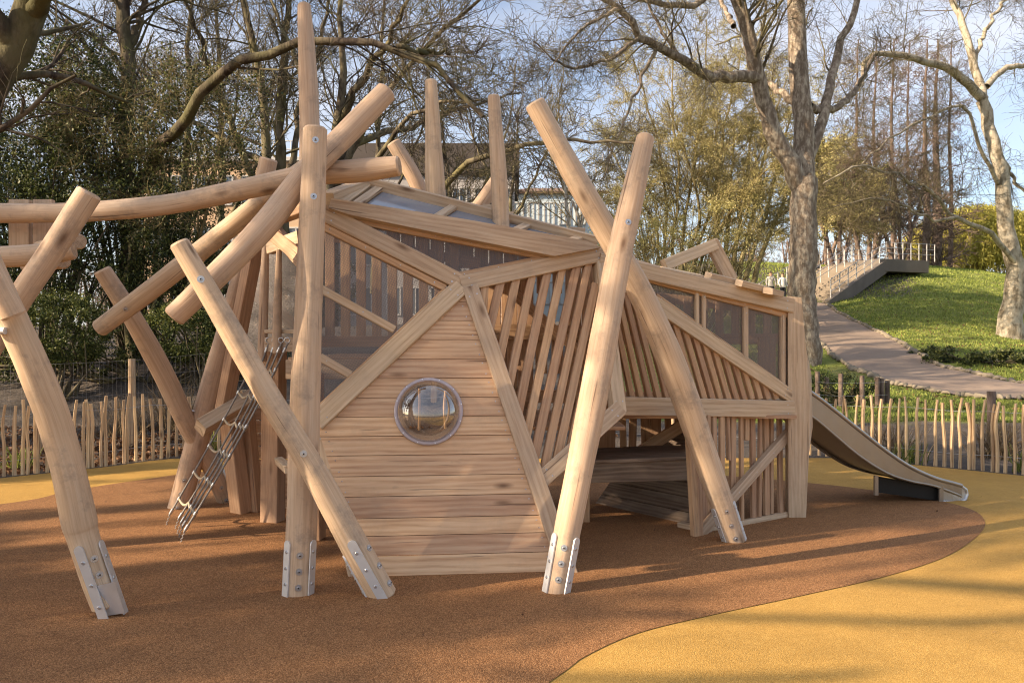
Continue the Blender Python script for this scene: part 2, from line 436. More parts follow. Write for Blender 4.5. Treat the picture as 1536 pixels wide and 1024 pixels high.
# fence line: measured on both sides, curving behind the den
FENCE = crom([V(p) for p in ((-9, 4.5, 0), (-6.6, 7.1, 0), (-5.5, 8.2, 0), (-4.77, 8.92, 0), (-4.2, 9.6, 0), (-2.6, 10.5, 0), (0, 10.95, 0), (2.6, 10.45, 0), (4.33, 9.42, 0), (5.05, 8.85, 0), (5.53, 8.40, 0), (6.6, 7.4, 0), (9, 4.5, 0))], 16)
yo = [V((p.x*.985, p.y-.06, 0)) for p in FENCE]+[V((12, 1, 0)), V((12, -9, 0)), V((-12, -9, 0)), V((-12, 1, 0))]
sheet('yellow_surfacing', yo, .004, M['yellow'])
bo = [G(825, 1024), G(880, 985), G(960, 950), G(1075, 922), G(1200, 895), G(1330, 865), G(1420, 835), G(1468, 803), G(1477, 782), G(1455, 764), G(1395, 749), G(1310, 736), G(1214, 725), G(1050, 712), G(800, 703), G(520, 700), G(330, 706), G(200, 722), G(100, 738), G(0, 757)]
bo = [V(p) for p in bo]+[V((-6.2, 5.4, 0)), V((-6.6, 3, 0)), V((-5, .5, 0)), V((-2.2, .6, 0)), V((-.6, 2.2, 0))]
sheet('brown_surfacing', crom(bo, 10, True), .008, M['brown'])

def strip(name, ea, eb, mat, off, n=60, k=7):
    A = crom(ea, 12); B = crom(eb, 12)
    def res(L, m):
        d = [0]
        for i in range(1, len(L)): d.append(d[-1]+(L[i]-L[i-1]).length)
        out = []
        for q in range(m):
            t = d[-1]*q/(m-1); i = max(j for j in range(len(d)) if d[j] <= t+1e-9); i = min(i, len(L)-2)
            u = (t-d[i])/max(1e-6, d[i+1]-d[i]); out.append(L[i].lerp(L[i+1], u))
        return out
    A = res(A, n); B = res(B, n); vs = []; fs = []
    for i in range(n):
        for j in range(k):
            p = A[i].lerp(B[i], j/(k-1)); vs.append((p.x, p.y, float(terrain(p.x, p.y))+off))
    for i in range(n-1):
        for j in range(k-1): fs.append((i*k+j, i*k+j+1, (i+1)*k+j+1, (i+1)*k+j))
    o = np_mesh(name, vs, fs, mat, None, True); tag(o, kind='structure'); return A, B
def path_mat():
    t = NT('tarmac_path'); oc = objco(t); n = t.noise(oc, 1.2, 5, .6); m = t.noise(oc, 60, 3, .7)
    c = t.mix(n, (.25, .185, .14), (.42, .325, .25)); c = t.mix(t.math('MULTIPLY', m, .4), c, (.14, .11, .095))
    return t.finish(c, .9, m, .4, .01, spec=.15)
M['path'] = path_mat()
LE = [TP(1196, 452), TP(1205, 490), TP(1250, 533), TP(1300, 560), TP(1345, 578), TP(1420, 592), TP(1536, 600), TP(1700, 606)]
RE = [TP(1236, 455), TP(1255, 470), TP(1300, 492), TP(1350, 517), TP(1385, 537), TP(1430, 556), TP(1536, 577), TP(1700, 585)]
EA, EB = strip('path', LE, RE, M['path'], .03)

# ------------------------------------------------------------------ play den
den = empty('timber_den', (0, 5.6, 0), 'faceted larch climbing den with leaning log poles, round bubble window and steel slide', 'play structure')
def sample(pts, rad, k=7):
    rr = crom([V((r, 0, 0)) for r in rad], k); return crom(pts, k), [q.x for q in rr]
def log(parent, pts, w, name='log', seed=0, wob=.030, k=7, rsides=26, dome=.012):
    """pts: measured (px,py,Y) ; w: widths in pixels"""
    Q = [P(*p) if not isinstance(p, Vector) else p for p in pts]
    R = [.955*a*p[1 if isinstance(p, Vector) else 2]/F/2 for a, p in zip(w, pts)]
    c, r = sample(Q, R, k)
    mb = MB(); mb.tube(c, r, rsides, 0, 1, wob, seed, dome)
    o = mb.build(name, [M['log'], M['end']], parent);
    return o, c, r
def frame_at(c, r, s):
    """axis point, tangent (up), radius at distance s from the foot (c[0])"""
    d = 0
    for i in range(len(c)-1):
        l = (c[i+1]-c[i]).length
        if d+l >= s:
            u = (s-d)/l; return c[i].lerp(c[i+1], u), (c[i+1]-c[i]).normalized(), r[i]+(r[i+1]-r[i])*u
        d += l
    return c[-1], (c[-1]-c[-2]).normalized(), r[-1]
def dirs(p, a, th):
    f = (CAM-p); f = V((f.x, f.y, f.z)); f = (f-a*f.dot(a)).normalized(); sd = a.cross(f)
    th = math.radians(th); return f*math.cos(th)+sd*math.sin(th)
def bolt(parent, c, r, s, th=0, big=True):
    p, a, rad = frame_at(c, r, s); d = dirs(p, a, th); q = p+d*(rad*1.0)
    mb = MB(); mb.disc(q-d*.012, d, .019, .0145, 18, 0); mb.disc(q+d*.0025, d, .010, .008, 10, 0, .007)
    mb.disc(q+d*.0105, d, .0045, .0012, 6, 1)
    return mb.build('bolt', [M['bolt'], M['black']], parent)
def plate(parent, c, r, s0, s1, th, w=.05, ext=0.0):
    p0, a, r0 = frame_at(c, r, max(s0, .001)); p1, _, r1 = frame_at(c, r, s1)
    a = (p1-p0).normalized(); p0 = p0-a*ext
    d = dirs(p0, a, th); x = a.cross(d).normalized()
    b0 = p0+d*(r0+.002); b1 = p1+d*(r1+.002); L = (b1-b0).length; ax = (b1-b0).normalized(); nn = x.cross(ax).normalized()
    if nn.dot(d) < 0: nn = -nn
    out = [b0-x*w/2, b0+x*w/2, b0+x*w/2+ax*(L-w/2)]
    for i in range(1, 8):
        t = math.pi*i/8; out.append(b0+ax*(L-w/2)+x*(w/2*math.cos(t))+ax*(w/2*math.sin(t)))
    out.append(b0-x*w/2+ax*(L-w/2))
    mb = MB(); mb.prism([q+nn*.006 for q in out], nn, .008, ax)
    for t in (.25, .52, .80):
        q = b0+ax*L*t+nn*.0055; mb.disc(q, nn, .011, .005, 12, 1, .007)
    return mb.build('steel_plate', [M['steel'], M['bolt']], parent)

# post A
oA, cA, rA = log(den, [(447, 893, 4.42), (453, 760, 4.44), (458, 600, 4.50), (464, 420, 4.56), (470, 290, 4.60), (473, 195, 4.62)], (47, 47, 46, 42, 39, 38), seed=1)
for th in (-52, 52): plate(oA, cA, rA, .0, .33, th)
for s in (.07, .16, .25): bolt(oA, cA, rA, s, 0)
for s in (2.32, 2.66): bolt(oA, cA, rA, s, 2)
# front diagonal
o4, c4, r4 = log(den, [(575, 893, 4.40), (540, 832, 4.36), (470, 705, 4.28), (400, 590, 4.22), (330, 468, 4.14), (270, 366, 4.08)], (45, 44, 39, 37, 34, 31), seed=2)
plate(o4, c4, r4, .0, .40, -8, .052); plate(o4, c4, r4, .0, .33, -85, .05)
for s in (.06, .18, .30): bolt(o4, c4, r4, s, 52)
for s in (.95, 2.03): bolt(o4, c4, r4, s, 0)
# B long diagonal
oB, cB, rB = log(den, [(262, 474, 4.30), (330, 408, 4.36), (400, 335, 4.52), (455, 265, 4.75), (520, 200, 4.92), (579, 139, 5.05)], (37, 39, 40, 38, 37, 33), seed=3)
# long horizontal log
oH, cH, rH = log(den, [(-130, 318, 5.10), (0, 320, 5.10), (120, 318, 5.06), (250, 307, 5.02), (370, 283, 4.98), (470, 262, 4.96), (540, 256, 4.94), (597, 249, 4.92)], (31, 31, 31, 31, 33, 34, 36, 32), seed=4)
# C
oC, cC, rC = log(den, [(150, 492, 5.55), (230, 432, 5.50), (340, 345, 5.38), (430, 275, 5.26), (500, 224, 5.2)], (28, 30, 31, 32, 30), seed=5)
bolt(oC, cC, rC, .27, 0)
# D
oD, cD, rD = log(den, [(341, 753, 6.95), (318, 700, 6.75), (283, 640, 6.5), (245, 560, 6.25), (200, 478, 6.0), (154, 406, 5.85)], (28, 29, 30, 31, 29, 27), seed=6)
plate(oD, cD, rD, 0, .36, 62)
for s in (.08, .22): bolt(oD, cD, rD, s, 0)
# E
oE, cE, rE = log(den, [(268, 764, 6.70), (288, 690, 6.62), (318, 580, 6.5), (348, 465, 6.35), (378, 350, 6.2), (403, 240, 6.1)], (34, 35, 36, 30, 28, 28), seed=7)
plate(oE, cE, rE, 0, .34, 80)
for s in (.06, .19, .32): bolt(oE, cE, rE, s, -10)
mb = MB(); q0 = P(275, 615, 6.45)
for dz in (0, -.075): mb = MB(); mb.tube([q0+V((0, 0, dz)), q0+V((.09, .02, dz-.01))], .008, 8); mb.build('through_bolt', M['bolt'], oE)
# tall poles
log(den, [(470, 330, 5.62), (466, 230, 5.62), (461, 110, 5.62), (456, 9, 5.62)], (36, 33, 29, 20), seed=8, wob=.05)
log(den, [(657, 335, 5.95), (652, 250, 5.95), (649, 180, 5.95), (646, 123, 5.95)], (32, 29, 24, 20), seed=9, wob=.05)
log(den, [(752, 345, 5.80), (748, 260, 5.80), (744, 200, 5.80), (741, 146, 5.80)], (28, 26, 22, 20), seed=10, wob=.05)
log(den, [(642, 318, 6.35), (622, 268, 6.3), (591, 215, 6.25)], (22, 25, 24), seed=11, wob=.05)
log(den, [(700, 335, 6.4), (728, 296, 6.4), (752, 262, 6.45)], (24, 23, 22), seed=12, wob=.05)
# I and J
oI, cI, rI = log(den, [(1101, 812, 5.58), (1082, 755, 5.56), (1060, 690, 5.54), (1020, 575, 5.50), (972, 462, 5.44), (925, 375, 5.38), (868, 275, 5.32), (803, 156, 5.25)], (36, 38, 40, 43, 41, 39, 37, 33), seed=13)
plate(oI, cI, rI, 0, .30, -50, .04); plate(oI, cI, rI, 0, .30, 75, .045)
for s in (.05, .15, .26): bolt(oI, cI, rI, s, 12)
oJ, cJ, rJ = log(den, [(834, 889, 4.46), (850, 800, 4.50), (870, 700, 4.56), (897, 560, 4.66), (925, 400, 4.82), (950, 285, 4.92), (968, 207, 5.0)], (41, 42, 43, 44, 41, 36, 28), seed=14)
for th in (-55, 52): plate(oJ, cJ, rJ, .0, .34, th)
for s in (.09, .18, .27): bolt(oJ, cJ, rJ, s, 0)
bolt(oJ, cJ, rJ, 2.28, 10)

# facets ------------------------------------------------------------
g1, g2 = G(548, 866), G(838, 858)
N1 = P(690, 425, 5.35)
P1 = Plane(g1, g2, N1)
L1 = P1.at(478, 632)
T1 = P(488, 322, 5.12)
R1 = P(903, 384, 5.75)
P2 = Plane(N1, L1, T1)
P3 = Plane(N1, T1, R1)
B1 = P1.at(815, 715)
P4 = Plane(N1, R1, B1)
R3x, R3y = (1190-768)*6.35/F, 6.35
P5 = Plane(R1, V((R3x, R3y, 0)), V((R3x, R3y, 2)))
fA, fB = G(1040, 803), G(1185, 776)
P6 = Plane(fA, fB, P5.at(1110, 612))

def fbeam(pl, a, b, w, t=.07, off=.0, name='frame_beam', mat='beam', parent=None):
    """timber lying on plane pl between measured pixels; front face 'off' in front of the plane"""
    p, q = pl.at(*a), pl.at(*b); c = pl.n*(off-t/2)
    mb = MB(); mb.beam(p+c, q+c, w, t, pl.n, 0, .005)
    ax = (q-p).normalized(); sd_ = ax.cross(pl.n); L_ = (q-p).length
    for d_ in ([.07, L_-.07] if w > .08 else [.05+i_*.26 for i_ in range(int(L_/.26)+1)]):
        for s_ in ((-.25, .25) if w > .08 else (0,)): mb.disc(p+ax*(d_+s_*.1*w)+sd_*s_*w+pl.n*(off-.0004), pl.n, .0055 if w > .08 else .004, .0012, 8, 1)
    return mb.build(name, [M[mat], M['bolt']], parent or den)

# board panel P1
u = (g2-g1).normalized(); vv = P1.n.cross(u); vv = vv if vv.z > 0 else -vv
poly_px = [(548, 866), (838, 858), (822, 800), (697, 440), (690, 432), (476, 640), (512, 752)]
poly2 = [((P1.at(*p)-g1).dot(u), (P1.at(*p)-g1).dot(vv)) for p in poly_px]
def clip(poly, a, b, c):   # keep a*x+b*y>=c
    out = []
    for i in range(len(poly)):
        p, q = poly[i], poly[(i+1) % len(poly)]
        dp, dq = a*p[0]+b*p[1]-c, a*q[0]+b*q[1]-c
        if dp >= 0: out.append(p)
        if (dp >= 0) != (dq >= 0):
            t = dp/(dp-dq); out.append((p[0]+(q[0]-p[0])*t, p[1]+(q[1]-p[1])*t))
    return out
mb = MB(); rb = random.Random(3)
LN = [(P1.at(620, y)-g1).dot(vv) for y in (874, 832, 802.5, 776, 743.5, 713, 682, 653.5, 624.7, 596, 567.5, 538.5, 509.5, 481, 453, 424)]
screws = []
for z, zn in zip(LN, LN[1:]):
    h = zn-z
    pl = clip(clip(poly2, 0, 1, z+.002), 0, -1, -(zn-.002))
    if len(pl) >= 3:
        pr = .002+rb.random()*.004
        pts = [g1+u*a+vv*b+P1.n*pr for a, b in pl]
        # small chamfer: two stacked prisms read as an eased edge
        mb.prism(pts, P1.n, .028, u)
        xs = [a for a, b in pl]
        xl, xr = min(xs), max(xs)
        for yy in (z+.03, z+h-.03):
            row = [a for a, b in clip(clip(pl, 0, 1, yy-.001), 0, -1, -yy-.001)]
            if row:
                for xx in (min(row)+.045, max(row)-.045): screws.append(g1+u*xx+vv*yy+P1.n*(pr+.0005))
for s_ in screws: mb.disc(s_, P1.n, .0042, .0012, 8, 1)
panel = mb.build('board_panel', [M['board'], M['bolt']], den)
# hole for the bubble window
hc = P1.at(643, 617); hr = .225
cut = MB(); cut.tube([hc-P1.n*.2, hc+P1.n*.2], hr-.012, 40); co = cut.build('cutter', M['board'])
md = panel.modifiers.new('b', 'BOOLEAN'); md.object = co; md.operation = 'DIFFERENCE'; md.solver = 'EXACT'
dg = bpy.context.evaluated_depsgraph_get(); dg.update()
nm = bpy.data.meshes.new_from_object(panel.evaluated_get(dg)); panel.modifiers.clear(); old = panel.data; panel.data = nm; nm.name = 'board_panel'
bpy.data.objects.remove(co)
# dome
def dome():
    n = P1.n; x = u; y = vv
    mb = MB(); rings = 14; seg = 48; rd = .203; dp = .15
    ro, ri = .226, .209
    bvs = []
    for i in range(rings+1):
        t = i/rings*math.pi/2
        rr, hh = rd*math.cos(t), dp*math.sin(t)+.02
        for j in range(seg):
            a = 2*math.pi*j/seg; bvs.append(tuple(hc+x*(rr*math.cos(a))+y*(rr*math.sin(a))+n*hh))
    mb.v += bvs
    for i in range(rings):
        for j in range(seg):
            j2 = (j+1) % seg; mb.face([i*seg+j, i*seg+j2, (i+1)*seg+j2, (i+1)*seg+j], [(0, 0)]*4, 0, True)
    d = mb.build('bubble_window', M['dome'], den)
    f = MB(); prof = [(ro, .004), (ro, .014), (ro-.004, .018), (ri, .020), (ri-.006, .016), (ri-.006, .004)]
    for i, (r, hh) in enumerate(prof):
        for j in range(seg):
            a = 2*math.pi*j/seg; f.v.append(tuple(hc+x*(r*math.cos(a))+y*(r*math.sin(a))+n*(hh+.004)))
    for i in range(len(prof)-1):
        for j in range(seg):
            j2 = (j+1) % seg; f.face([i*seg+j, i*seg+j2, (i+1)*seg+j2, (i+1)*seg+j], [(0, 0)]*4, 0, True)
    for j in range(12):
        a = 2*math.pi*j/12+.2; f.disc(hc+x*(.218*math.cos(a))+y*(.218*math.sin(a))+n*.023, n, .004, .002, 8, 1)
    f.build('flange', [M['flange'], M['steel']], d)
dome()
# frame of the board panel
fbeam(P1, (692, 431), (474, 634), .125, .08, .034)
fbeam(P1, (705, 432), (855, 868), .112, .08, .038)
fbeam(P1, (482, 640), (537, 874), .10, .08, -.006)
# P2 mesh facet
fbeam(P2, (484, 319), (692, 424), .115, .08, .026)
fbeam(P2, (484, 339), (668, 432), .05, .05, .008, 'batten', 'slat')
fbeam(P2, (668, 437), (480, 612), .05, .05, .007, 'batten', 'slat')
fbeam(P2, (482, 433), (592, 494), .055, .05, -.004, 'batten', 'beam')
fbeam(P2, (480, 535), (526, 562), .055, .05, -.005, 'batten', 'beam')
def mesh_panel(pl, px, off, parent=den, name='wire_mesh'):
    pts = [pl.at(*p, off) for p in px]; o = pts[0]; ex = (pts[1]-o).normalized(); ey = pl.n.cross(ex)
    mb = MB(); mb.poly(pts, [((p-o).dot(ex), (p-o).dot(ey)) for p in pts]); mb.poly([p-pl.n*.003 for p in pts][::-1], [((p-o).dot(ex), (p-o).dot(ey)) for p in pts][::-1])
    return mb.build(name, M['mesh'], parent)
mesh_panel(P2, [(676, 432), (476, 330), (474, 628)], -.012)
# P3 upper mesh
mb = MB(); mb.prism([P3.at(*p, .075) for p in ((497, 297), (700, 329), (880, 361), (902, 371), (832, 384), (700, 358), (525, 322), (494, 312))], P3.n, .13, P3.at(700, 330)-P3.at(497, 297)); mb.build('frame_beam', M['beam'], den)
fbeam(P3, (530, 331), (835, 389), .04, .045, .008, 'batten', 'slat')
fbeam(P3, (690, 427), (906, 381), .112, .085, .032)
fbeam(P3, (686, 413), (822, 386), .042, .05, .009, 'batten', 'slat')
fbeam(P3, (520, 330), (690, 414), .042, .05, .007, 'batten', 'slat')
mesh_panel(P3, [(690, 420), (500, 318), (860, 384)], -.012)
# P4 slats
mb = MB()
tops = [(727, 432), (750, 428), (774, 422), (798, 417), (821, 411), (843, 406), (865, 402), (882, 400), (893, 430), (899, 478), (905, 520)]
bots = [(724, 474), (733, 502), (748, 548), (762, 590), (776, 628), (789, 660), (801, 690), (816, 708), (836, 690), (858, 668), (880, 650)]
for (a, b) in zip(tops, bots):
    p, q = P4.at(*a), P4.at(*b); d = (p-q).normalized(); mb.beam(p+d*.03-P4.n*.02, q-d*.03-P4.n*.02, .058+random.uniform(-.004, .004), .042, P4.n+V((random.uniform(-.05, .05), 0, 0)), 0, .004)
mb.build('slat_panel', M['slat'], den)
fbeam(P4, (811, 720), (930, 612), .11, .09, .03)
fbeam(P4, (902, 393), (929, 618), .095, .10, .024, 'frame_post')
# P5 right section
fbeam(P5, (916, 608), (1187, 613), .138, .09, .045)
fbeam(P5, (896, 392), (1186, 459), .118, .10, .046)
fbeam(P5, (925, 417), (1184, 594), .105, .085, .038)
fbeam(P5, (940, 410), (1184, 473), .05, .05, .004, 'batten', 'slat')
fbeam(P5, (985, 443), (1180, 580), .035, .05, .0, 'batten', 'slat')
for x0, y0, y1, w in ((1046, 432, 498, .036), (1056, 436, 504, .036), (1119, 460, 548, .045), (1175, 472, 590, .045)):
    fbeam(P5, (x0, y0), (x0, y1), w, .05, .006, 'batten', 'beam')
mesh_panel(P5, [(935, 405), (1182, 470), (1182, 588)], -.02)
mb = MB()
def on_diag(x): return 417+(x-925)*(594-417)/(1184-925)
def slat5(xb, sl):
    # from the rail (y 598) up to the diagonal
    y = 598; x = xb
    while y > on_diag(x) and y > 380: y -= 2; x -= 2*sl
    p, q = P5.at(x, y), P5.at(xb, 598)
    mb.beam(p-P5.n*.015, q-P5.n*.015, .044, .045, P5.n, 0, .004)
for i in range(6): slat5(936+i*13.2, .20+.012*i)
for i in range(13): slat5(1021+i*12.0, .285)
mb.build('slat_panel', M['slat'], den)
# corner post
mb = MB(); Yc = 6.30
out = [P(1182, 444, Yc), P(1202, 446, Yc), P(1209, 520, Yc), P(1215, 600, Yc), P(1213, 690, Yc), P(1209, 777, Yc), P(1183, 778, Yc)]
mb.prism(out, V((-.2, -1, 0)), .17, V((0, 0, 1)))
mb.prism([P(1209, 520, Yc)+V((.001, .01, 0)), P(1217, 560, Yc+.12), P(1219, 640, Yc+.12), P(1213, 690, Yc)+V((.001, .01, 0))], V((.8, -.6, 0)), .1, V((0, 0, 1)))
mb.build('corner_post', M['beam'], den)
# P6 lower bay
mb = MB()
for i in range(13):
    x0 = 1058+i*9.6; wd = (.055, .034, .046, .05, .03)[i % 5]
    yb = 798-(x0-1045)*.205-3
    if i in (4, 7): yb = 690+(0 if i == 4 else -30)
    dx = (2, -1, 1.5, 0)[i % 4]
    p, q = P6.at(x0, 622), P6.at(x0+dx, yb)
    mb.beam(p-P6.n*(.03+.008*(i % 3)), q-P6.n*(.03+.008*(i % 3)), wd, .03, P6.n, 0, .004)
mb.build('slat_panel', M['slat'], den)
fbeam(P6, (1046, 800), (1182, 772), .05, .06, .0, 'frame_beam')
fbeam(P6, (1040, 808), (1184, 646), .075, .06, .045, 'frame_beam')
mb = MB()
for x0, x1, w, o in ((1029, 1040, .075, .03), (1041, 1047, .05, .012)):
    p, q = P(x0, 618, 5.86), P(x1, 805, 5.74); mb.beam(p-P6.n*-o, q-P6.n*-o, w, .05, P6.n, 0, .005)
mb.build('frame_post', M['slat'], den)
mb = MB(); mb.beam(G(1026, 795)+V((0, .1, .02)), G(1062, 800)+V((0, 0, .03)), .05, .09, V((0, -1, 0))); mb.build('foot_block', M['beam'], den)
# roof ----------------------------------------------------------------
rf = [P(505, 306, 5.18), P(850, 374, 5.62), P(885, 363, 5.98), P(545, 277, 5.72)]
PR = Plane(rf[0], rf[1], rf[3])
if PR.n.z < 0: PR.n = -PR.n
mb = MB(); mb.prism([p-PR.n*.02 for p in rf], PR.n, .02, rf[1]-rf[0]); roof = mb.build('roof_panel', M['slat'], den)
def lerp(a, b, t): return a.lerp(b, t)
for t0, t1 in ((.09, .37), (.41, .70), (.73, .93)):
    q = [lerp(rf[0], rf[1], t0), lerp(rf[0], rf[1], t1), lerp(rf[3], rf[2], t1), lerp(rf[3], rf[2], t0)]
    mb = MB(); mb.prism([p-PR.n*.005 for p in q], PR.n, .01, q[1]-q[0]); mb.build('skylight', M['pane'], roof)
mb = MB()
for t in (.02, .07, .39, .715, .95):
    a, b = lerp(rf[0], rf[1], t), lerp(rf[3], rf[2], t); mb = MB(); mb.beam(a+PR.n*.012, b+PR.n*.012, .06, .03, PR.n); mb.build('rafter', M['beam'], roof)
mb = MB(); mb.beam(rf[3]+V((-.12, -.04, .03)), rf[2]+V((.05, .02, -.01)), .06, .12, V((0, -.35, 1))); mb.build('ridge_beam', M['beam'], den)
mb = MB(); mb.beam(P(488, 300, 5.14), P(545, 279, 5.72), .13, .09, V((0, 0, 1))); mb.build('roof_end_beam', M['beam'], den)
mb = MB()
for px, py, Y in ((628, 318, 6.15), (757, 328, 6.05), (784, 336, 6.1), (864, 352, 6.1), (735, 318, 6.15)):
    c = P(px, py, Y); mb = MB(); mb.beam(c+V((-.055, -.03, .0)), c+V((.065, -.03, -.012)), .10, .08, V((0, -1, .2))); mb.build('rafter_end', M['beam'], den)
# far roof slope down to the back, dark inside
bk = [P(545, 281, 5.75), P(885, 367, 6.0), P(880, 372, 7.4), P(500, 330, 7.3)]
mb = MB(); nb = (bk[1]-bk[0]).cross(bk[3]-bk[0]).normalized(); mb.prism([p-V((0, 0, .03)) for p in bk], nb if nb.z > 0 else -nb, .022, bk[1]-bk[0]); mb.build('roof_panel', M['slat'], den)
# roof of the right section
rq = [P(903, 384, 5.82), P(1184, 450, 6.40), P(1150, 440, 7.3), P(905, 372, 6.9)]
nr = (rq[1]-rq[0]).cross(rq[3]-rq[0]).normalized(); nr = nr if nr.z > 0 else -nr
mb = MB(); mb.prism([p-V((0, 0, .02)) for p in rq], nr, .025, rq[1]-rq[0]); mb.build('roof_panel', M['slat'], den)
mb = MB()
for a, b in ((( 993, 405), (1052, 417)), ((1062, 413), (1106, 424)), ((1108, 424), (1150, 434)), ((1152, 436), (1168, 440))):
    p, q = P(a[0], a[1], 6.08), P(b[0], b[1], 6.2); mb = MB(); mb.beam(p, q, .09, .05, V((0, -.3, 1))); mb.build('roof_batten', M['beam'], den)
# little gable on the right roof
mb = MB(); Yg = 6.7
mb.beam(P(996, 398, Yg-.15), P(1072, 367, Yg), .10, .09, V((0, -1, 0))); mb.beam(P(1066, 362, Yg+.0), P(1096, 420, Yg+.05), .11, .092, V((0, -1, 0)))
mb.build('gable_frame', M['beam'], den)
# interior ------------------------------------------------------------
mb = MB()
for i in range(9):   # slatted back wall behind the mesh
    px = 495+i*23.4; mb.beam(P(px, 342+i*3, 7.1), P(px, 517, 7.1), .086, .03, V((0, -1, 0)))
mb.beam(P(480, 352, 7.15), P(720, 395, 7.15), .09, .05, V((0, -1, 0))); mb.beam(P(470, 512, 7.06), P(720, 512, 7.06), .10, .05, V((0, -1, 0)))
mb.build('back_wall', M['slat'], den)
mb = MB()
for i in range(9):   # back wall of the middle room: boards with gaps, low window
    px = 716+i*24
    if i in (4, 5): mb.beam(P(px, 395, 7.2), P(px, 440, 7.2), .09, .03, V((0, -1, 0))); mb.beam(P(px, 500, 7.2), P(px, 560, 7.2), .11, .03, V((0, -1, 0)))
    else: mb.beam(P(px, 395, 7.2), P(px, 640, 7.2), (.149, .14, .148)[i % 3], .03, V((0, -1, 0)))
mb.beam(P(700, 497, 7.12), P(925, 500, 7.12), .14, .05, V((0, -1, 0))); mb.beam(P(700, 592, 7.1), P(925, 596, 7.1), .12, .05, V((0, -1, 0)))
mb.beam(P(770, 440, 6.9), P(905, 560, 7.0), .09, .05, V((0, -1, 0)))
mb.build('back_wall', M['slat'], den)
mb = MB()
for i in range(15): mb.beam(P(590+i*22, 325+i*3.6, 7.3), P(590+i*22, 402, 7.3), .128, .025, V((0, -1, 0)))
mb.build('gable_boards', M['slat'], den)
mb = MB()
for i in range(11):  # back wall of the right room: top slats, open below
    px = 935+i*24; mb.beam(P(px, 440+i*2, 7.35), P(px, 505, 7.35), .075, .03, V((0, -1, 0)))
mb.beam(P(920, 438, 7.4), P(1190, 470, 7.4), .09, .05, V((0, -1, 0))); mb.beam(P(920, 508, 7.3), P(1190, 508, 7.3), .10, .05, V((0, -1, 0)))
mb.beam(P(920, 596, 7.3), P(1190, 600, 7.3), .12, .05, V((0, -1, 0)))
for px in (1062, 1150): mb.beam(P(px, 505, 7.25), P(px, 600, 7.25), .16, .05, V((0, -1, 0)))
mb.build('back_wall', M['slat'], den)
def deck(x0, x1, y0, y1, z, n, name='deck'):
    mb = MB(); w = (y1-y0)/n
    for i in range(n): mb.beam(V((x0, y0+w*(i+.5), z)), V((x1, y0+w*(i+.5), z)), w-.006, .03, V((0, 0, 1)))
    return mb.build(name, M['slat'], den)
deck(-1.62, -.25, 5.55, 7.25, 1.32, 12)
deck(-.2, .85, 5.75, 7.3, .80, 11)
deck(.9, 2.3, 6.2, 7.35, .84, 8)
mb = MB(); mb.beam(V((-1.62, 5.52, 1.25)), V((-.25, 5.52, 1.25)), .14, .05, V((0, -1, 0))); mb.build('deck_edge', M['beam'], den)
# undercroft
mb = MB()
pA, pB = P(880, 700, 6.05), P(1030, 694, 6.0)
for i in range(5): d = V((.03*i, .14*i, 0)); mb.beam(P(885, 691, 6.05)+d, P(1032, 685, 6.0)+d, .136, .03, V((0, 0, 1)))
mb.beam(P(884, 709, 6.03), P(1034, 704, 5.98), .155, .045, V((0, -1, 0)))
mb.build('bench', M['darkplank'], den)
mb = MB()
for i in range(9):
    px = 882+i*17; mb.beam(P(px, 600, 7.15), P(px+(3 if i % 2 else -2), 702, 7.15), (.07, .085, .10, .06)[i % 4], .03, V((0, -1, 0)))
mb.build('slat_panel', M['slat'], den)
mb = MB(); mb.beam(P(925, 700, 6.75), P(1035, 630, 6.75), .10, .06, V((0, -1, 0))); mb.build('frame_beam', M['slat'], den)
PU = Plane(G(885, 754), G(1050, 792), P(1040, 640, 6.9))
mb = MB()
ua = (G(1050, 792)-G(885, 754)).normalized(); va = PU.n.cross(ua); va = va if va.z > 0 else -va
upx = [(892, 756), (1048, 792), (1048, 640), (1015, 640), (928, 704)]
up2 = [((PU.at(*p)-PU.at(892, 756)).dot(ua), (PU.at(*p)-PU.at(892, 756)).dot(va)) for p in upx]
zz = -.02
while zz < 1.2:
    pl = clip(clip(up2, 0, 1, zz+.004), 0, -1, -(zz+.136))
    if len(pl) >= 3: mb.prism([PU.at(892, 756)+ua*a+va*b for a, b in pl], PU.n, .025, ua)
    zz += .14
mb.build('board_panel', M['darkplank'], den)
mb = MB(); mb.beam(V((.55, 6.45, 0)), V((.55, 6.45, .8)), .1, .1, V((0, -1, 0))); mb.beam(G(878, 782)+V((0, 0, -.01)), P(878, 640, 6.2), .06, .1, V((0, -1, 0))); mb.build('frame_post', M['slat'], den)
# left end frame ---------------------------------------------------------
def tb(pts, w, t, name, mat='beam', n=V((-.3, -1, 0))):
    mb = MB(); mb.beam(P(*pts[0]), P(*pts[1]), w, t, n); return mb.build(name, M[mat], den)
tb([(386, 350, 6.1), (333, 628, 6.3)], .095, .11, 'frame_post', 'slat', V((-.5, -.8, 0)))
tb([(300, 642, 6.05), (392, 588, 6.5)], .11, .13, 'frame_beam', 'beam', V((.2, -.9, .4)))
tb([(345, 630, 6.45), (362, 768, 6.5)], .14, .12, 'frame_post', 'slat', V((-.5, -.8, 0)))
tb([(368, 600, 6.6), (384, 768, 6.55)], .10, .10, 'frame_post', 'slat', V((-.3, -.9, 0)))
tb([(412, 520, 6.15), (409, 782, 6.18)], .15, .13, 'frame_post', 'slat', V((-.25, -1, 0)))
tb([(475, 560, 5.4), (478, 806, 5.6)], .07, .09, 'frame_post', 'slat')
tb([(405, 372, 5.95), (452, 356, 5.7)], .095, .07, 'frame_beam')
tb([(392, 335, 6.1), (470, 400, 5.5)], .10, .09, 'frame_beam', 'slat')
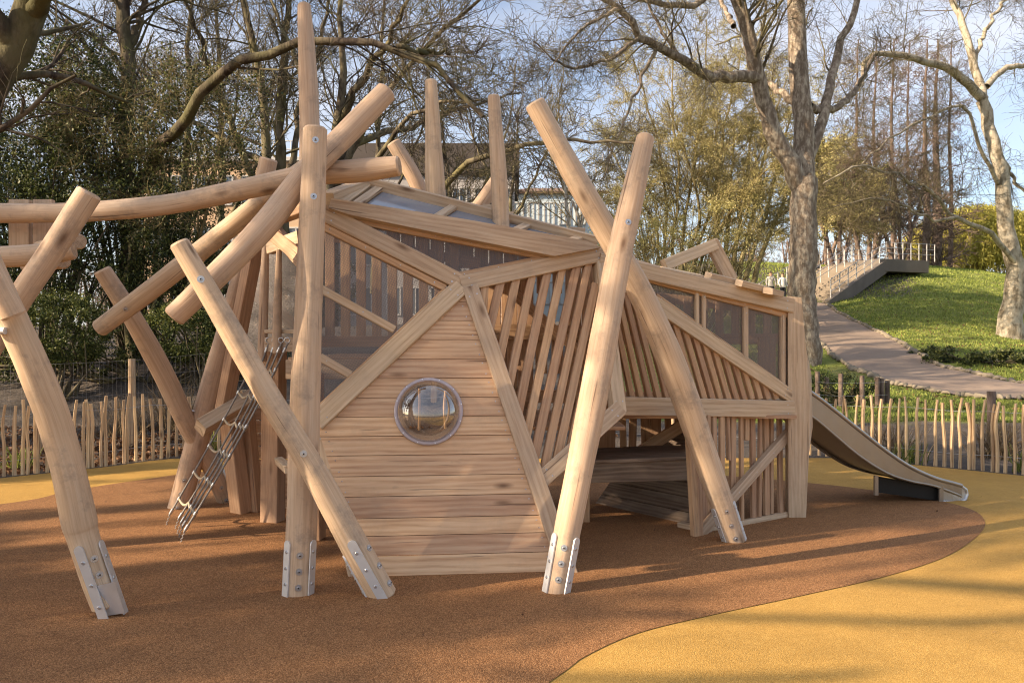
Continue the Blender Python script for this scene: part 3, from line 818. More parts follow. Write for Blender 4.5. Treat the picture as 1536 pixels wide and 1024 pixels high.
tb([(372, 340, 6.4), (480, 300, 5.5)], .12, .10, 'frame_beam', 'slat')
tb([(412, 345, 6.0), (455, 395, 5.6)], .09, .08, 'frame_beam', 'slat')
tb([(372, 432, 7.0), (445, 490, 6.9)], .10, .05, 'frame_beam', 'slat')
mb = MB()
for i in range(8): mb.beam(P(362, 620+i*19.5, 6.75), P(480, 620+i*19.5, 6.6), .105, .03, V((-.15, -1, 0)))
mb.build('board_panel', M['board'], den)
mb = MB()
for i, z in enumerate((497, 511, 522)): mb.beam(P(400, z, 5.98), P(450, z, 5.8), .055 if i else .03, .05, V((-.2, -1, 0)))
mb.build('deck_edge', M['beam'], den)
log(den, [(393, 540, 6.0), (396, 440, 6.0), (399, 355, 6.0)], (14, 14, 11), 'slim_pole', seed=21, wob=.05, rsides=14)
log(den, [(415, 528, 5.85), (417, 440, 5.85), (419, 363, 5.85)], (15, 12, 8), 'slim_pole', seed=22, wob=.05, rsides=14)
PM = Plane(P(362, 400, 6.9), P(362, 560, 6.9), P(450, 400, 6.7)); mesh_panel(PM, [(360, 420), (398, 352), (450, 380), (450, 520), (345, 560)], 0)
tb([(418, 690, 5.9), (434, 704, 5.0)], .05, .06, 'foot_block', 'beam')
# rope net ----------------------------------------------------------------
net = empty('rope_net', (-2.2, 5.8, 0)); net.parent = den; net.matrix_parent_inverse = Matrix.Translation(-V(den.location))
NX = 5
tp = [P(394+9.5*i, 514, 6.05-.11*i) for i in range(NX)]
bt = [G(*q) for q in ((246, 788), (259, 794), (262, 801), (264, 807), (267, 814))]
def nlink(name, mb, mats):
    return mb.build(name, mats, net)
def fence_len(L):
    d = [0]
    for i in range(1, len(L)): d.append(d[-1]+(L[i]-L[i-1]).length)
    return d
rungt = (.10, .255, .41, .565, .72, .86)
def rp(i, t):
    return ROPES[i].evalp(.05+.95*t)
class RopeCurve:
    def __init__(s, i):
        y0, y1 = bt[i].y, tp[i].y
        m = [(.40, ((298, 696), (317, 698), (323, 700), (328, 702), (333, 704))[i]), (.75, ((354, 595), (371, 597), (379, 599), (384, 601), (389, 603))[i])]
        s.c = crom([bt[i]+V((0, 0, .01))]+[P(px, py, y0+(y1-y0)*u_) for u_, (px, py) in m]+[tp[i]], 10); s.d = fence_len(s.c)
    def evalp(s, t):
        t = max(0, min(1, t))*s.d[-1]; k = min(max(j for j in range(len(s.d)) if s.d[j] <= t+1e-9), len(s.c)-2)
        return s.c[k].lerp(s.c[k+1], (t-s.d[k])/max(1e-6, s.d[k+1]-s.d[k]))
ROPES = [RopeCurve(i) for i in range(NX)]
for i in range(NX):
    mb = MB(); mb.tube([rp(i, t/16) for t in range(17)], .0075, 8)
    nlink('rope', mb, M['ropegrey'])
    def fer(p, q, r=.0115):
        f = MB(); f.tube([p, q], r, 10); nlink('ferrule', f, M['bolt'])
    a, b = rp(i, 0), rp(i, .05); d = (b-a).normalized()
    fer(a+d*.015, a+d*.06)
    f = MB()
    # chain down to the ground anchor
    q = bt[i].copy()
    for kk in range(5):
        pass
    f.tube([a+d*.015-V((0, 0, .004*kk))+(q-a)*(kk/9)+V((.006*(-1)**kk, 0, 0)) for kk in range(10)], .0045, 6); nlink('anchor_chain', f, M['bolt'])
    fer(rp(i, .95), rp(i, .975)); f = MB()
    ring = [tp[i]+V((-.005, 0, .018))+V((math.cos(k*.785)*.02, 0, math.sin(k*.785)*.02)) for k in range(9)]
    f.tube(ring, .005, 6)
    nlink('eye_ring', f, M['bolt'])
    for t in rungt:
        if i in (0, 2, 4): fer(rp(i, t-.008), rp(i, t+.008), .012)
for t in rungt:
    mb = MB(); pts = []
    for i in range(NX-1):
        a, b = rp(i, t), rp(i+1, t)
        for k in range(6):
            u_ = k/6; p = a.lerp(b, u_); p.z -= .035*math.sin(math.pi*u_); pts.append(p)
    pts.append(rp(NX-1, t)); mb.tube(pts, .0095, 8); nlink('rung', mb, M['rope'])
# slide ---------------------------------------------------------------------
slide = empty('slide', (3.4, 6.8, 0)); slide.parent = den; slide.matrix_parent_inverse = Matrix.Translation(-V(den.location))
def slink(name, mb, mats):
    return mb.build(name, mats, slide)
top_px = [(1208, 584), (1228, 598), (1255, 619), (1290, 647), (1330, 678), (1365, 701), (1400, 717), (1428, 725), (1442, 729)]
bot_px = [(1208, 618), (1228, 632), (1255, 655), (1290, 684), (1330, 709), (1365, 721), (1400, 728), (1428, 738), (1442, 744)]
def sy(px): return 6.52+(px-1208)*(7.0-6.52)/(1442-1208)
tpn = crom([P(x, y, sy(x)) for x, y in top_px], 6); bpn = crom([P(x, y, sy(x)) for x, y in bot_px], 6)
sd = V((-.30, .95, 0)).normalized()*.52
n_ = len(tpn)
def ribbon(mb, A, B, m=0, sm=True):
    b = len(mb.v); mb.v += [tuple(p) for p in A]+[tuple(p) for p in B]; k = len(A)
    for i in range(k-1): mb.face([b+i, b+i+1, b+k+i+1, b+k+i], [(0, i*.1), (0, i*.1+.1), (.1, i*.1+.1), (.1, i*.1)], m, sm)
mb = MB()
bed0 = [b.lerp(t, .12) for b, t in zip(bpn, tpn)]
ribbon(mb, bed0, [p+sd for p in bed0]); dn = V((0, 0, -.006)); ribbon(mb, [p+dn for p in bed0], [p+sd+dn for p in bed0]); slink('slide_bed', mb, M['slide_steel'])
for off, nm in ((V(), 'near'), (sd, 'far')):
    mb = MB(); ribbon(mb, [p+off for p in tpn], [p+off for p in bpn]); o2 = sd.normalized()*(.006 if off.length else -.006)
    ribbon(mb, [p+off+o2 for p in tpn], [p+off+o2 for p in bpn]); mb.tube([p+off+V((0, 0, .006)) for p in tpn], .019, 10); mb.tube([p+off for p in bpn], .012, 8)
    slink('side_rail', mb, M['slide_steel'])
# rounded run-out end and support
a0 = P(1410, 751, 6.95); 
def endcap(off):
    mb = MB(); pr = [P(1410, 722, 6.96), P(1430, 726, 6.99), P(1442, 729, 7.0), P(1449, 734, 7.01), P(1451, 741, 7.01), P(1448, 749, 7.0), P(1440, 753, 6.99), P(1412, 752, 6.96)]
    pr = [p+off for p in pr]; mb.prism(pr, V((.3, -.95, 0)), .012, V((1, 0, 0))); mb.tube(pr[1:], .014, 10); slink('end_plate', mb, M['bolt'])
endcap(V((0, 0, 0))); endcap(sd)
mb = MB(); c = [P(1442, 731, 7.01), P(1449, 736, 7.01), P(1451, 742, 7.01), P(1447, 750, 7.0)]; ribbon(mb, c, [p+sd for p in c]); slink('end_roll', mb, M['bolt'])
mb = MB(); mb.beam(P(1314, 713, 6.8), P(1314, 742, 6.8), .035, .03, V((0, -1, 0))); mb.beam(P(1411, 727, 6.94), P(1411, 752, 6.94), .04, .03, V((0, -1, 0)))
slink('support_leg', mb, M['slide_steel'])
mb = MB(); mb.prism([P(1316, 714, 6.86), P(1408, 730, 6.98), P(1408, 751, 6.98), P(1316, 738, 6.86)], V((.2, -1, 0)), .03, V((1, 0, 0))); slink('support_panel', mb, M['black'])

# ------------------------------------------------------------------ log trestle at the left edge
tre = empty('log_trestle', (-2.9, 4.3, 0), 'thick leaning log post with bright steel shoe and crossed logs at the left edge', 'climbing frame')
oK, cK, rK = log(tre, [(160, 905, 4.07), (145, 868, 4.05), (132, 828, 4.03), (123, 799, 4.02), (119, 782, 4.01), (109, 735, 3.97), (100, 696, 3.94), (89, 657, 3.91), (77, 618, 3.87), (62, 579, 3.83), (46, 540, 3.79), (28, 500, 3.75), (8, 455, 3.70), (-30, 370, 3.6)], (43, 43, 44, 46, 50, 49, 48, 48, 48, 48, 46, 45, 44, 42), seed=31, wob=.02)
plate(oK, cK, rK, .0, .36, -28, .048, .10); plate(oK, cK, rK, .0, .34, 62, .05, .10)
mb = MB(); mb.prism([P(146, 878, 3.98), P(172, 872, 3.98), P(187, 919, 4.03), P(160, 923, 4.03)], V((.1, -1, .2)), .03, V((0, 0, 1))); mb.build('steel_shoe', M['steel'], oK)
for s in (.10, .18, .27): bolt(oK, cK, rK, s, 14)
log(tre, [(20, 472, 3.60), (-4, 428, 3.56), (-40, 360, 3.5)], (37, 37, 36), seed=32)
mb = MB()
oL, cL, rL = log(tre, [(-40, 560, 4.12), (31, 446, 4.12), (74, 383, 4.14), (133, 291, 4.16)], (37, 37, 37, 38), seed=33)
oN, cN, rN = log(tre, [(-120, 384, 4.36), (0, 385, 4.36), (75, 380, 4.40), (108, 375, 4.42)], (33, 33, 32, 30), seed=34)
bolt(oN, cN, rN, .47, -5)
log(tre, [(60, 372, 5.1), (118, 362, 4.7)], (21, 25), seed=35); log(tre, [(40, 398, 5.1), (94, 392, 4.7)], (20, 24), seed=36)
log(tre, [V((-4.02, 5.02, -.02)), V((-3.98, 5.03, 1.2)), V((-3.95, 5.05, 2.75))], (46, 44, 40), seed=37); log(tre, [V((-3.5, 4.38, -.02)), V((-3.55, 4.42, 1.2)), V((-3.6, 4.46, 2.35))], (44, 42, 38), seed=38)
mb = MB()
for px, w in ((-22, 30), (31, 30), (66, 28)): mb.beam(P(px, 300, 5.3), P(px, 392, 5.3), w*5.3/F, .05, V((0, -1, 0)))
mb.build('guard_board', M['log'], tre)
mb = MB(); mb.tube([P(-20, 495, 3.66), P(8, 496, 3.66)], .018, 10); mb.build('rung', M['steel'], tre)

# ------------------------------------------------------------------ fences
def fence_len(L):
    d = [0]
    for i in range(1, len(L)): d.append(d[-1]+(L[i]-L[i-1]).length)
    return d
FD = fence_len(FENCE)
def fpt(s):
    i = max(j for j in range(len(FD)) if FD[j] <= s); i = min(i, len(FENCE)-2)
    return FENCE[i].lerp(FENCE[i+1], (s-FD[i])/max(1e-6, FD[i+1]-FD[i]))
M['pale'] = wood('chestnut_pale', (.28, .155, .08), (.56, .39, .22), (.72, .56, .35), .3, 1.2, vary=.5)
M['wire'] = flat('fence_wire', (.42, .43, .44), .4, .9)
pf = empty('paling_fence', (0, 10.4, 0), 'low split chestnut paling fence curving round the back of the play area', 'fence')
rf_ = random.Random(11); s = 2.6; pales = 0
while s < FD[-1]-2.6 and pales < 99:
    q = fpt(s); vis = q.x/q.y
    step = rf_.uniform(.075, .112)
    if rf_.random() < .14: step = .045
    if -.33 < vis < .36: step = rf_.uniform(.3, .42)
    s += step
    if abs(vis) > .86: continue
    mb = MB(); hh = rf_.uniform(.73, .82); w = rf_.uniform(.017, .024)
    x0, x1, x2 = rf_.uniform(-.008, .008), rf_.uniform(-.018, .018), rf_.uniform(-.03, .03)
    pts = [q+V((0, 0, -.03)), q+V((x0, 0, hh*.35)), q+V((x1*.8, .004, hh*.7)), q+V((x2, 0, hh))]
    mb.tube(crom(pts, 4), [w*(1.05-.02*i+rf_.uniform(-.06, .06)) for i in range(13)], 5, 0, 0, .12, pales)
    for f_ in range(len(mb.sm)): mb.sm[f_] = False
    mb.build('pale', M['pale'], pf); pales += 1
mb = MB()
for s_, w in ((3.3, .045), (5.45, .05), (FD[-1]-5.1, .04), (FD[-1]-3.45, .058)):
    q = fpt(s_); mb = MB(); mb.beam(q+V((0, .02, 0)), q+V((0, .02, .80)), w, w*.8, V((0, -1, 0))); mb.build('post', M['pale'], pf)
for z in (.17, .66):
    mb = MB(); mb.tube([fpt(2.5+i*(FD[-1]-5)/60)+V((0, -.004, z+.012*math.sin(i*1.9))) for i in range(61)], .0025, 5); mb.build('wire', M['wire'], pf)
# wire stock fence behind on the left
wf = empty('wire_fence', (-4.5, 10.4, 0), 'square mesh wire fence on wooden posts behind the left palings', 'fence')
wl = [TZ(-7.2, 8.9), TZ(-6.0, 9.75), TZ(-4.7, 10.35), TZ(-3.1, 11.1), TZ(-1.2, 11.8)]
for q in (wl[1]+V((-.02, 0, 0)), V((-5.05, 10.2, .02)), wl[3], wl[4]):
    mb = MB(); mb.tube([V((q.x, q.y, q.z-.1)), V((q.x+.004, q.y, q.z+.6)), V((q.x, q.y, q.z+1.2))], [.05, .048, .046], 12, 0, 1, .03, 3); mb.build('post', [M['pale'], M['end']], wf)
wc = crom(wl, 14)
mb = MB()
for z in (.15, .32, .5, .7, .92, 1.14): mb.tube([p+V((0, -.05, z)) for p in wc], .0015, 4)
for i in range(len(wc)-1):
    for u_ in (0, .5):
        p = wc[i].lerp(wc[i+1], u_)+V((0, -.05, 0)); mb.tube([p+V((0, 0, .1)), p+V((0, 0, 1.14))], .0011, 4)
mb.build('wire', M['ropegrey'], wf)
# weathered posts on the right, one tall beside palings, and low enclosure
rp_ = empty('garden_post', (0, 0, 0), 'tall weathered round post standing behind the right hand palings', 'post')
q = TP(1487, 690); q = TZ((1487-768)*9.9/F, 9.9); rp_.location = q
mb = MB(); mb.tube([q+V((0, 0, -.1)), q+V((.005, 0, .4)), q+V((0, 0, .80))], [.055, .053, .052], 14, 0, 1, .02, 5); mb.build('post', [M['purple_bark'], M['end']], rp_)
lf = empty('low_fence', TZ(6.5, 15), 'short row of grey stub posts and wire round the shrubby bed near the path', 'fence')
lfp = [(1226, 604, 558), (1261, 600, 556), (1293, 596, 556), (1316, 594, 558), (1323, 593, 560), (1331, 592, 564), (1240, 602, 566)]
for i, (px, pb, pt) in enumerate(lfp):
    Y = 15.2+.05*i; q = TZ((px-768)*Y/F, Y); ht = (pb-pt)*Y/F+.1
    mb = MB(); mb.tube([q+V((0, 0, -.1)), q+V((0, 0, ht))], [.05, .045], 9, 0, 1, .05, i); mb.build('post', [M['purple_bark'], M['end']], lf)
mb = MB()
for z in (.25, .5): mb.tube([TZ((px-768)*15.1/F, 15.1, z) for px in (1226, 1261, 1293, 1316, 1331)], .003, 4)
mb.build('wire', M['wire'], lf)

# ------------------------------------------------------------------ vegetation tools
def tubes_np(pts, rad, sides):
    B, n, _ = pts.shape
    tg = np.gradient(pts, axis=1); tg /= np.linalg.norm(tg, axis=2, keepdims=True)+1e-9
    mean = np.abs(tg.mean(1)); ref = np.zeros((B, 3)); ref[np.arange(B), mean.argmin(1)] = 1
    x = np.cross(tg, ref[:, None, :]); x /= np.linalg.norm(x, axis=2, keepdims=True)+1e-9
    y = np.cross(tg, x)
    a = np.arange(sides)*2*np.pi/sides
    v = pts[:, :, None, :]+rad[:, :, None, None]*(x[:, :, None, :]*np.cos(a)[None, None, :, None]+y[:, :, None, :]*np.sin(a)[None, None, :, None])
    idx = np.arange(B*n*sides).reshape(B, n, sides)
    i0 = idx[:, :-1, :]; i1 = idx[:, 1:, :]
    f = np.stack([i0, np.roll(i0, -1, 2), np.roll(i1, -1, 2), i1], -1).reshape(-1, 4)
    return v.reshape(-1, 3), f
class Geo:
    def __init__(s): s.v = []; s.f = []; s.n = 0
    def add(s, v, f): s.v.append(v); s.f.append(f+s.n); s.n += len(v)
    def build(s, name, mat, parent=None, smooth=True):
        return np_mesh(name, np.concatenate(s.v), np.concatenate(s.f), mat, parent, smooth)
def grow(rng, P0, D0, L, R0, n, wander, up, taper=.35):
    B = len(P0); pts = np.zeros((B, n+1, 3)); pts[:, 0] = P0; D = D0/np.linalg.norm(D0, axis=1, keepdims=True)
    for i in range(n):
        D = D+wander*rng.normal(size=(B, 3))+np.array([0, 0, up]); D /= np.linalg.norm(D, axis=1, keepdims=True)
        pts[:, i+1] = pts[:, i]+D*(L/n)[:, None]
    rad = R0[:, None]*(1-(1-taper)*np.linspace(0, 1, n+1))[None, :]
    return pts, rad
def kids(rng, pts, rad, L, k, tmin, ang, lr, rr, lmin=0):
    B, n, _ = pts.shape
    idx = rng.choice(B, B*k, p=L/L.sum()) if B < 40 else np.repeat(np.arange(B), k); t = rng.uniform(tmin, .98, len(idx))*(n-1)
    i = np.minimum(t.astype(int), n-2); u = (t-i)[:, None]
    p = pts[idx, i]*(1-u)+pts[idx, i+1]*u
    tg = pts[idx, i+1]-pts[idx, i]; tg /= np.linalg.norm(tg, axis=1, keepdims=True)+1e-9
    r = rad[idx, i]*(1-u[:, 0])+rad[idx, i+1]*u[:, 0]
    rn = rng.normal(size=(len(idx), 3)); pr = rn-tg*(rn*tg).sum(1, keepdims=True); pr /= np.linalg.norm(pr, axis=1, keepdims=True)
    a = np.radians(rng.normal(ang, 13, len(idx)))[:, None]
    d = tg*np.cos(a)+pr*np.sin(a)
    l = L[idx]*lr*(1.05-.55*t/(n-1))*rng.uniform(.6, 1.25, len(idx))
    return p, d, np.maximum(l, lmin), np.minimum(r*.8, np.maximum(r*rr*rng.uniform(.8, 1.1, len(idx)), .004))
def limb_arrays(limbs, n=16, rng=None, jit=.0):
    A = []; R = []
    for pts, r0, r1 in limbs:
        c = crom([V(p) for p in pts], 10); d = fence_len(c); out = []
        for q in range(n):
            t = d[-1]*q/(n-1); i = min(max(j for j in range(len(d)) if d[j] <= t+1e-9), len(c)-2)
            out.append(c[i].lerp(c[i+1], (t-d[i])/max(1e-6, d[i+1]-d[i])))
        A.append([tuple(p) for p in out]); R.append(np.interp(np.linspace(0, 1, n), np.linspace(0, 1, len(r1)), r1) if hasattr(r1, '__len__') else np.linspace(r0, r1, n))
    A = np.array(A); R = np.array(R)
    if rng is not None and jit: A[:, 1:-1] += rng.normal(size=A[:, 1:-1].shape)*jit
    return A, R
def leaves(rng, centers, size, mat, name, parent, aspect=.55, droop=0.0):
    n = len(centers); a = rng.normal(size=(n, 3)); a[:, 2] -= droop; a /= np.linalg.norm(a, axis=1, keepdims=True)
    b = rng.normal(size=(n, 3)); b -= a*(a*b).sum(1, keepdims=True); b /= np.linalg.norm(b, axis=1, keepdims=True)
    s = size*rng.uniform(.6, 1.4, (n, 1))
    v = np.stack([centers-a*s*.5, centers+b*s*aspect*.5, centers+a*s*.5, centers-b*s*aspect*.5], 1).reshape(-1, 3)
    f = np.arange(n*4).reshape(n, 4)
    return np_mesh(name, v, f, mat, parent)
def bare_tree(name, label, limbs, seed, bark_m, twig_m=None, levels=((5, .3, 48, .42, .5), (5, .25, 42, .5, .55), (5, .2, 40, .55, .6)), up=.03, group=None, cat='tree',
              bud=None, twist=.16, tmin0=.35, skip_kids=(), base=None, jit=.03, trunk_sides=12, lmin=.3, min_r=.006, budn=2, budsize=.06):
    rng = np.random.default_rng(seed)
    A, R = limb_arrays(limbs, 18, rng, jit)
    b = base or A[0][0]
    root = empty(name, tuple(b), label, cat, group)
    g = Geo(); g.add(*tubes_np(A, R, trunk_sides)); g.build('trunk', bark_m, root)
    keep = [i for i in range(len(A)) if i not in skip_kids]
    pts, rad = A[keep], R[keep]
    L = np.linalg.norm(np.diff(pts, axis=1), axis=2).sum(1)
    g = Geo(); tips = []
    for li, (k, tm, ang, lr, rr) in enumerate(levels):
        p, d, l, r = kids(rng, pts, rad, L, k, tmin0 if li == 0 else tm, ang, lr, rr, lmin*(1.6 if li < 2 else 1))
        r = np.maximum(r, min_r)
        n = 6 if li == 0 else 5 if li == 1 else 3
        pts, rad = grow(rng, p, d, l, r, n, twist, up)
        rad = np.maximum(rad, min_r*.8)
        L = l; g.add(*tubes_np(pts, rad, 6 if li == 0 else 4 if li == 1 else 3))
        tips.append(pts)
    g.build('crown', twig_m or bark_m, root)
    if bud:
        T = np.concatenate([t.reshape(-1, 3) for t in tips[-2:]])
        T = np.repeat(T, budn, 0)+rng.normal(size=(len(T)*budn, 3))*.06
        leaves(rng, T, budsize, bud, 'bud_cluster', root, .7)
    return root

def blob_points(rng, blobs, n, shell=.5):
    """points clustered into many small clumps filling ellipsoids (c, r)"""
    out = []; tot = sum(r[0]*r[1]*r[2] for c, r in blobs)
    for c, r in blobs:
        m = int(n*r[0]*r[1]*r[2]/tot); nc = max(8, m//110)
        d = rng.normal(size=(nc, 3)); d /= np.linalg.norm(d, axis=1, keepdims=True)
        rad = rng.uniform(shell, 1.05, nc)**.7
        cc = np.array(c)+d*rad[:, None]*np.array(r)
        p = np.repeat(cc, 110, 0); p = p+rng.normal(size=p.shape)*(np.array(r)*.5+.25)*np.repeat(rng.uniform(.05, .17, (nc, 1)), 110, 0)
        out.append(p)
    return np.concatenate(out)
def shrub(name, label, blobs, n, size, mat, seed, cat='shrub', stems=30, bark_m=None, group=None, shell=.5, inner=True):
    rng = np.random.default_rng(seed)
    c0 = np.mean([b[0] for b in blobs], 0); zb = float(terrain(c0[0], c0[1]))
    root = empty(name, (c0[0], c0[1], zb), label, cat, group)
    leaves(rng, blob_points(rng, blobs, n, shell), size, mat, 'foliage', root)
    pts = blob_points(rng, blobs, stems*110, .4)[::110][:stems*3]
    A = []
    for p in pts:
        q = np.array([c0[0]+(p[0]-c0[0])*.3, c0[1]+(p[1]-c0[1])*.3, zb]); m = (p+q)/2+rng.normal(size=3)*.12
        A.append([q, q*.55+m*.45, m, m*.4+p*.6, p])
    A = np.array(A); R = np.linspace(.03, .006, 5)[None, :]*np.ones((len(A), 1))
    g = Geo(); g.add(*tubes_np(A, R, 4)); g.build('stem', bark_m or M['grey_bark'], root)
    return root
BELT = .9
# ------------------------------------------------------------------ trees and shrubs
def pl_(pts): return [P(*p) for p in pts]
# big forked plane tree right of the den
b = TP(1212, 545); Yb = b.y
TR = lambda seq, Y: [P(px, py, Y+dy) for px, py, dy in seq]
fork = [V((b.x, b.y, b.z-.3))]+TR([(1205, 480, 0), (1203, 400, 0), (1205, 330, 0), (1207, 270, 0)], Yb)
lim = [(fork, .50, .42),
       (TR([(1207, 285, 0), (1204, 210, .1), (1200, 120, .2), (1194, 0, .4), (1190, -140, .6), (1200, -300, .6)], Yb), .37, .2),
       (TR([(1206, 290, 0), (1180, 235, -.2), (1155, 180, -.4), (1138, 120, -.6), (1122, 50, -.9), (1098, -30, -1.2), (1050, -140, -1.6)], Yb), .33, .14),
       (TR([(960, 55, -3), (905, 92, -3.5), (850, 100, -4), (800, 62, -4.4)], Yb), .07, .02),
       (TR([(985, 70, -2.6), (958, 130, -3), (935, 190, -3.4), (905, 270, -3.8)], Yb), .06, .015),
       (TR([(1035, 98, -2), (1000, 60, -2.4), (960, -20, -2.8)], Yb), .07, .03),
       (TR([(930, 15, -3.4), (870, 45, -4), (815, 120, -4.6)], Yb), .06, .015),
       (TR([(1100, 40, -1), (1080, 0, 1), (1060, -60, 2)], Yb), .09, .04),
       (TR([(1214, 235, .1), (1232, 180, .4), (1247, 120, .8), (1262, 70, 1.2), (1285, 0, 1.6), (1300, -100, 2)], Yb), .20, .07),
       (TR([(1142, 118, -.6), (1100, 113, -1), (1062, 114, -1.6), (1035, 98, -2), (985, 70, -2.6), (958, 52, -3), (930, 15, -3.4), (880, -20, -3.8)], Yb), .21, .07),
       (TR([(1095, -30, -1.2), (1030, 8, -1.8), (960, -5, -2.5), (880, -60, -3)], Yb), .13, .04),
       (TR([(1200, 160, .2), (1170, 138, 1.2), (1145, 118, 2)], Yb), .16, .09),
       (TR([(1215, 160, .3), (1245, 165, .8), (1275, 148, 1.3), (1298, 110, 2), (1310, 82, 2.6)], Yb), .15, .07)]
lim = [(p_, r0*Yb/26*.97, r1*Yb/26) for p_, r0, r1 in lim]
bare_tree('plane_tree', 'tall forked plane tree with mottled bark beside the tarmac path, behind the den', lim, 21, M['plane_bark'], M['grey_bark'],
          ((11, .2, 46, .40, .24), (5, .1, 42, .55, .45), (5, .1, 42, .6, .5), (2, .1, 42, .7, .7)), .0, skip_kids=(0,), twist=.2, jit=.04, trunk_sides=16, lmin=.5, min_r=.0055)
# pale tree at the right edge
b = TP(1512, 505); Yb = b.y
lim = [([V((b.x+.1, b.y, b.z-.3))]+TR([(1518, 470, 0), (1524, 420, 0), (1513, 350, 0), (1502, 290, 0), (1490, 215, 0), (1472, 150, 0)], Yb), .40, [.58, .47, .41, .37, .34, .32, .30, .28, .26, .25, .24, .23]),
       (TR([(1474, 155, 0), (1462, 95, .3), (1448, 50, .6), (1425, -10, 1), (1400, -120, 1.4)], Yb), .18, .08),
       (TR([(1476, 150, 0), (1446, 118, -.6), (1405, 98, -1.2), (1360, 84, -1.8), (1318, 78, -2.3), (1298, 92, -2.6), (1291, 128, -2.8), (1262, 152, -3)], Yb), .20, .05),
       (TR([(1480, 130, 0), (1510, 100, .4), (1545, 95, .8), (1600, 60, 1.2)], Yb), .14, .06),
       (TR([(1500, 280, 0), (1470, 225, -1), (1446, 160, -1.5), (1395, 175, -2.2), (1335, 208, -3), (1290, 250, -3.6)], Yb), .085, .025),
       (TR([(1524, 395, -.2), (1480, 345, -1), (1432, 325, -2), (1390, 285, -3), (1340, 262, -3.8), (1290, 250, -4.2), (1235, 275, -4.6)], Yb), .115, .025),
       (TR([(1486, 205, 0), (1515, 260, .6), (1545, 300, 1)], Yb), .11, .05),
       (TR([(1462, 95, .3), (1480, 40, .8), (1530, -30, 1.2)], Yb), .10, .05),
       (TR([(1436, 325, -2), (1400, 330, -2.6), (1330, 300, -3.4), (1250, 310, -4)], Yb), .06, .02)]
lim = [(p_, r0*Yb/32, [q_*Yb/32 for q_ in r1] if hasattr(r1, '__len__') else r1*Yb/32) for p_, r0, r1 in lim]
bare_tree('plane_tree', 'pale leaning tree on the lawn at the right edge with long arching limbs', lim, 22, M['pale_bark'], M['grey_bark'],
          ((13, .15, 46, .42, .22), (5, .1, 42, .55, .45), (5, .1, 42, .6, .5), (2, .1, 42, .7, .7)), -.02, skip_kids=(0,), twist=.22, jit=.05, trunk_sides=16, lmin=.6, min_r=.0065)
# budding yellow-green tree behind the den
Y0 = 33
b = TZ((1030-768)*Y0/F, Y0)
lim = []
for i, (x1, y1, x2, y2, dy) in enumerate(((1000, 300, 950, 90, -1), (1018, 260, 1010, 60, 0), (1040, 250, 1060, 30, 1), (1070, 300, 1120, 60, 0), (1090, 330, 1180, 120, -1), (985, 340, 905, 200, 0), (1050, 330, 1000, 150, -2), (1075, 350, 1165, 240, -2), (960, 370, 880, 290, 1), (1120, 370, 1200, 300, 1))):
    lim.append(([V((b.x+(i-4)*.12, b.y, b.z-.2)), P(1015+(x1-1030)*.6, 395, Y0), P(x1, y1, Y0+dy*.6), P((x1+x2)/2+(-6 if i % 2 else 7), (y1+y2)/2, Y0+dy), P(x2, y2, Y0+dy*1.5)], .09, .025))
bare_tree('budding_tree', 'broad many stemmed tree hazed with yellow green buds behind the right hand roof', lim, 23, M['yellow_bark'], M['yellow_bark'],
          ((20, .15, 50, .36, .42), (9, .15, 45, .5, .5), (8, .15, 42, .55, .6)), .03, bud=M['bud'], twist=.2, min_r=.008, budn=2, budsize=.045)
Y0 = 38; b = TZ((1075-768)*Y0/F, Y0)
lim = [([V((b.x+i*.3, b.y, b.z-.2)), P(1075+i*12, 400, Y0), P(1075+i*20, 300, Y0+i*.4), P(1075+i*28, 170, Y0)], .16, .04) for i in range(6)]
bare_tree('budding_tree', 'second yellow green thicket tree, mostly behind the forked plane trunk', lim, 24, M['yellow_bark'], M['yellow_bark'],
          ((15, .15, 50, .36, .42), (9, .2, 45, .5, .5), (7, .2, 42, .5, .6)), .02, bud=M['bud'], twist=.22, min_r=.012, budn=2, budsize=.045)
shrub('budding_scrub', 'low golden green scrub under the budding tree, seen just over the right hand roof', [(P(940, 345, 30), (2.0, 1.2, 2.0)), (P(1010, 350, 29), (2.2, 1.2, 1.8)), (P(1090, 340, 30), (2.2, 1.2, 2.2))], 9000, .07, M['bud'], 110, 'shrub', 120, M['yellow_bark'], shell=.1)
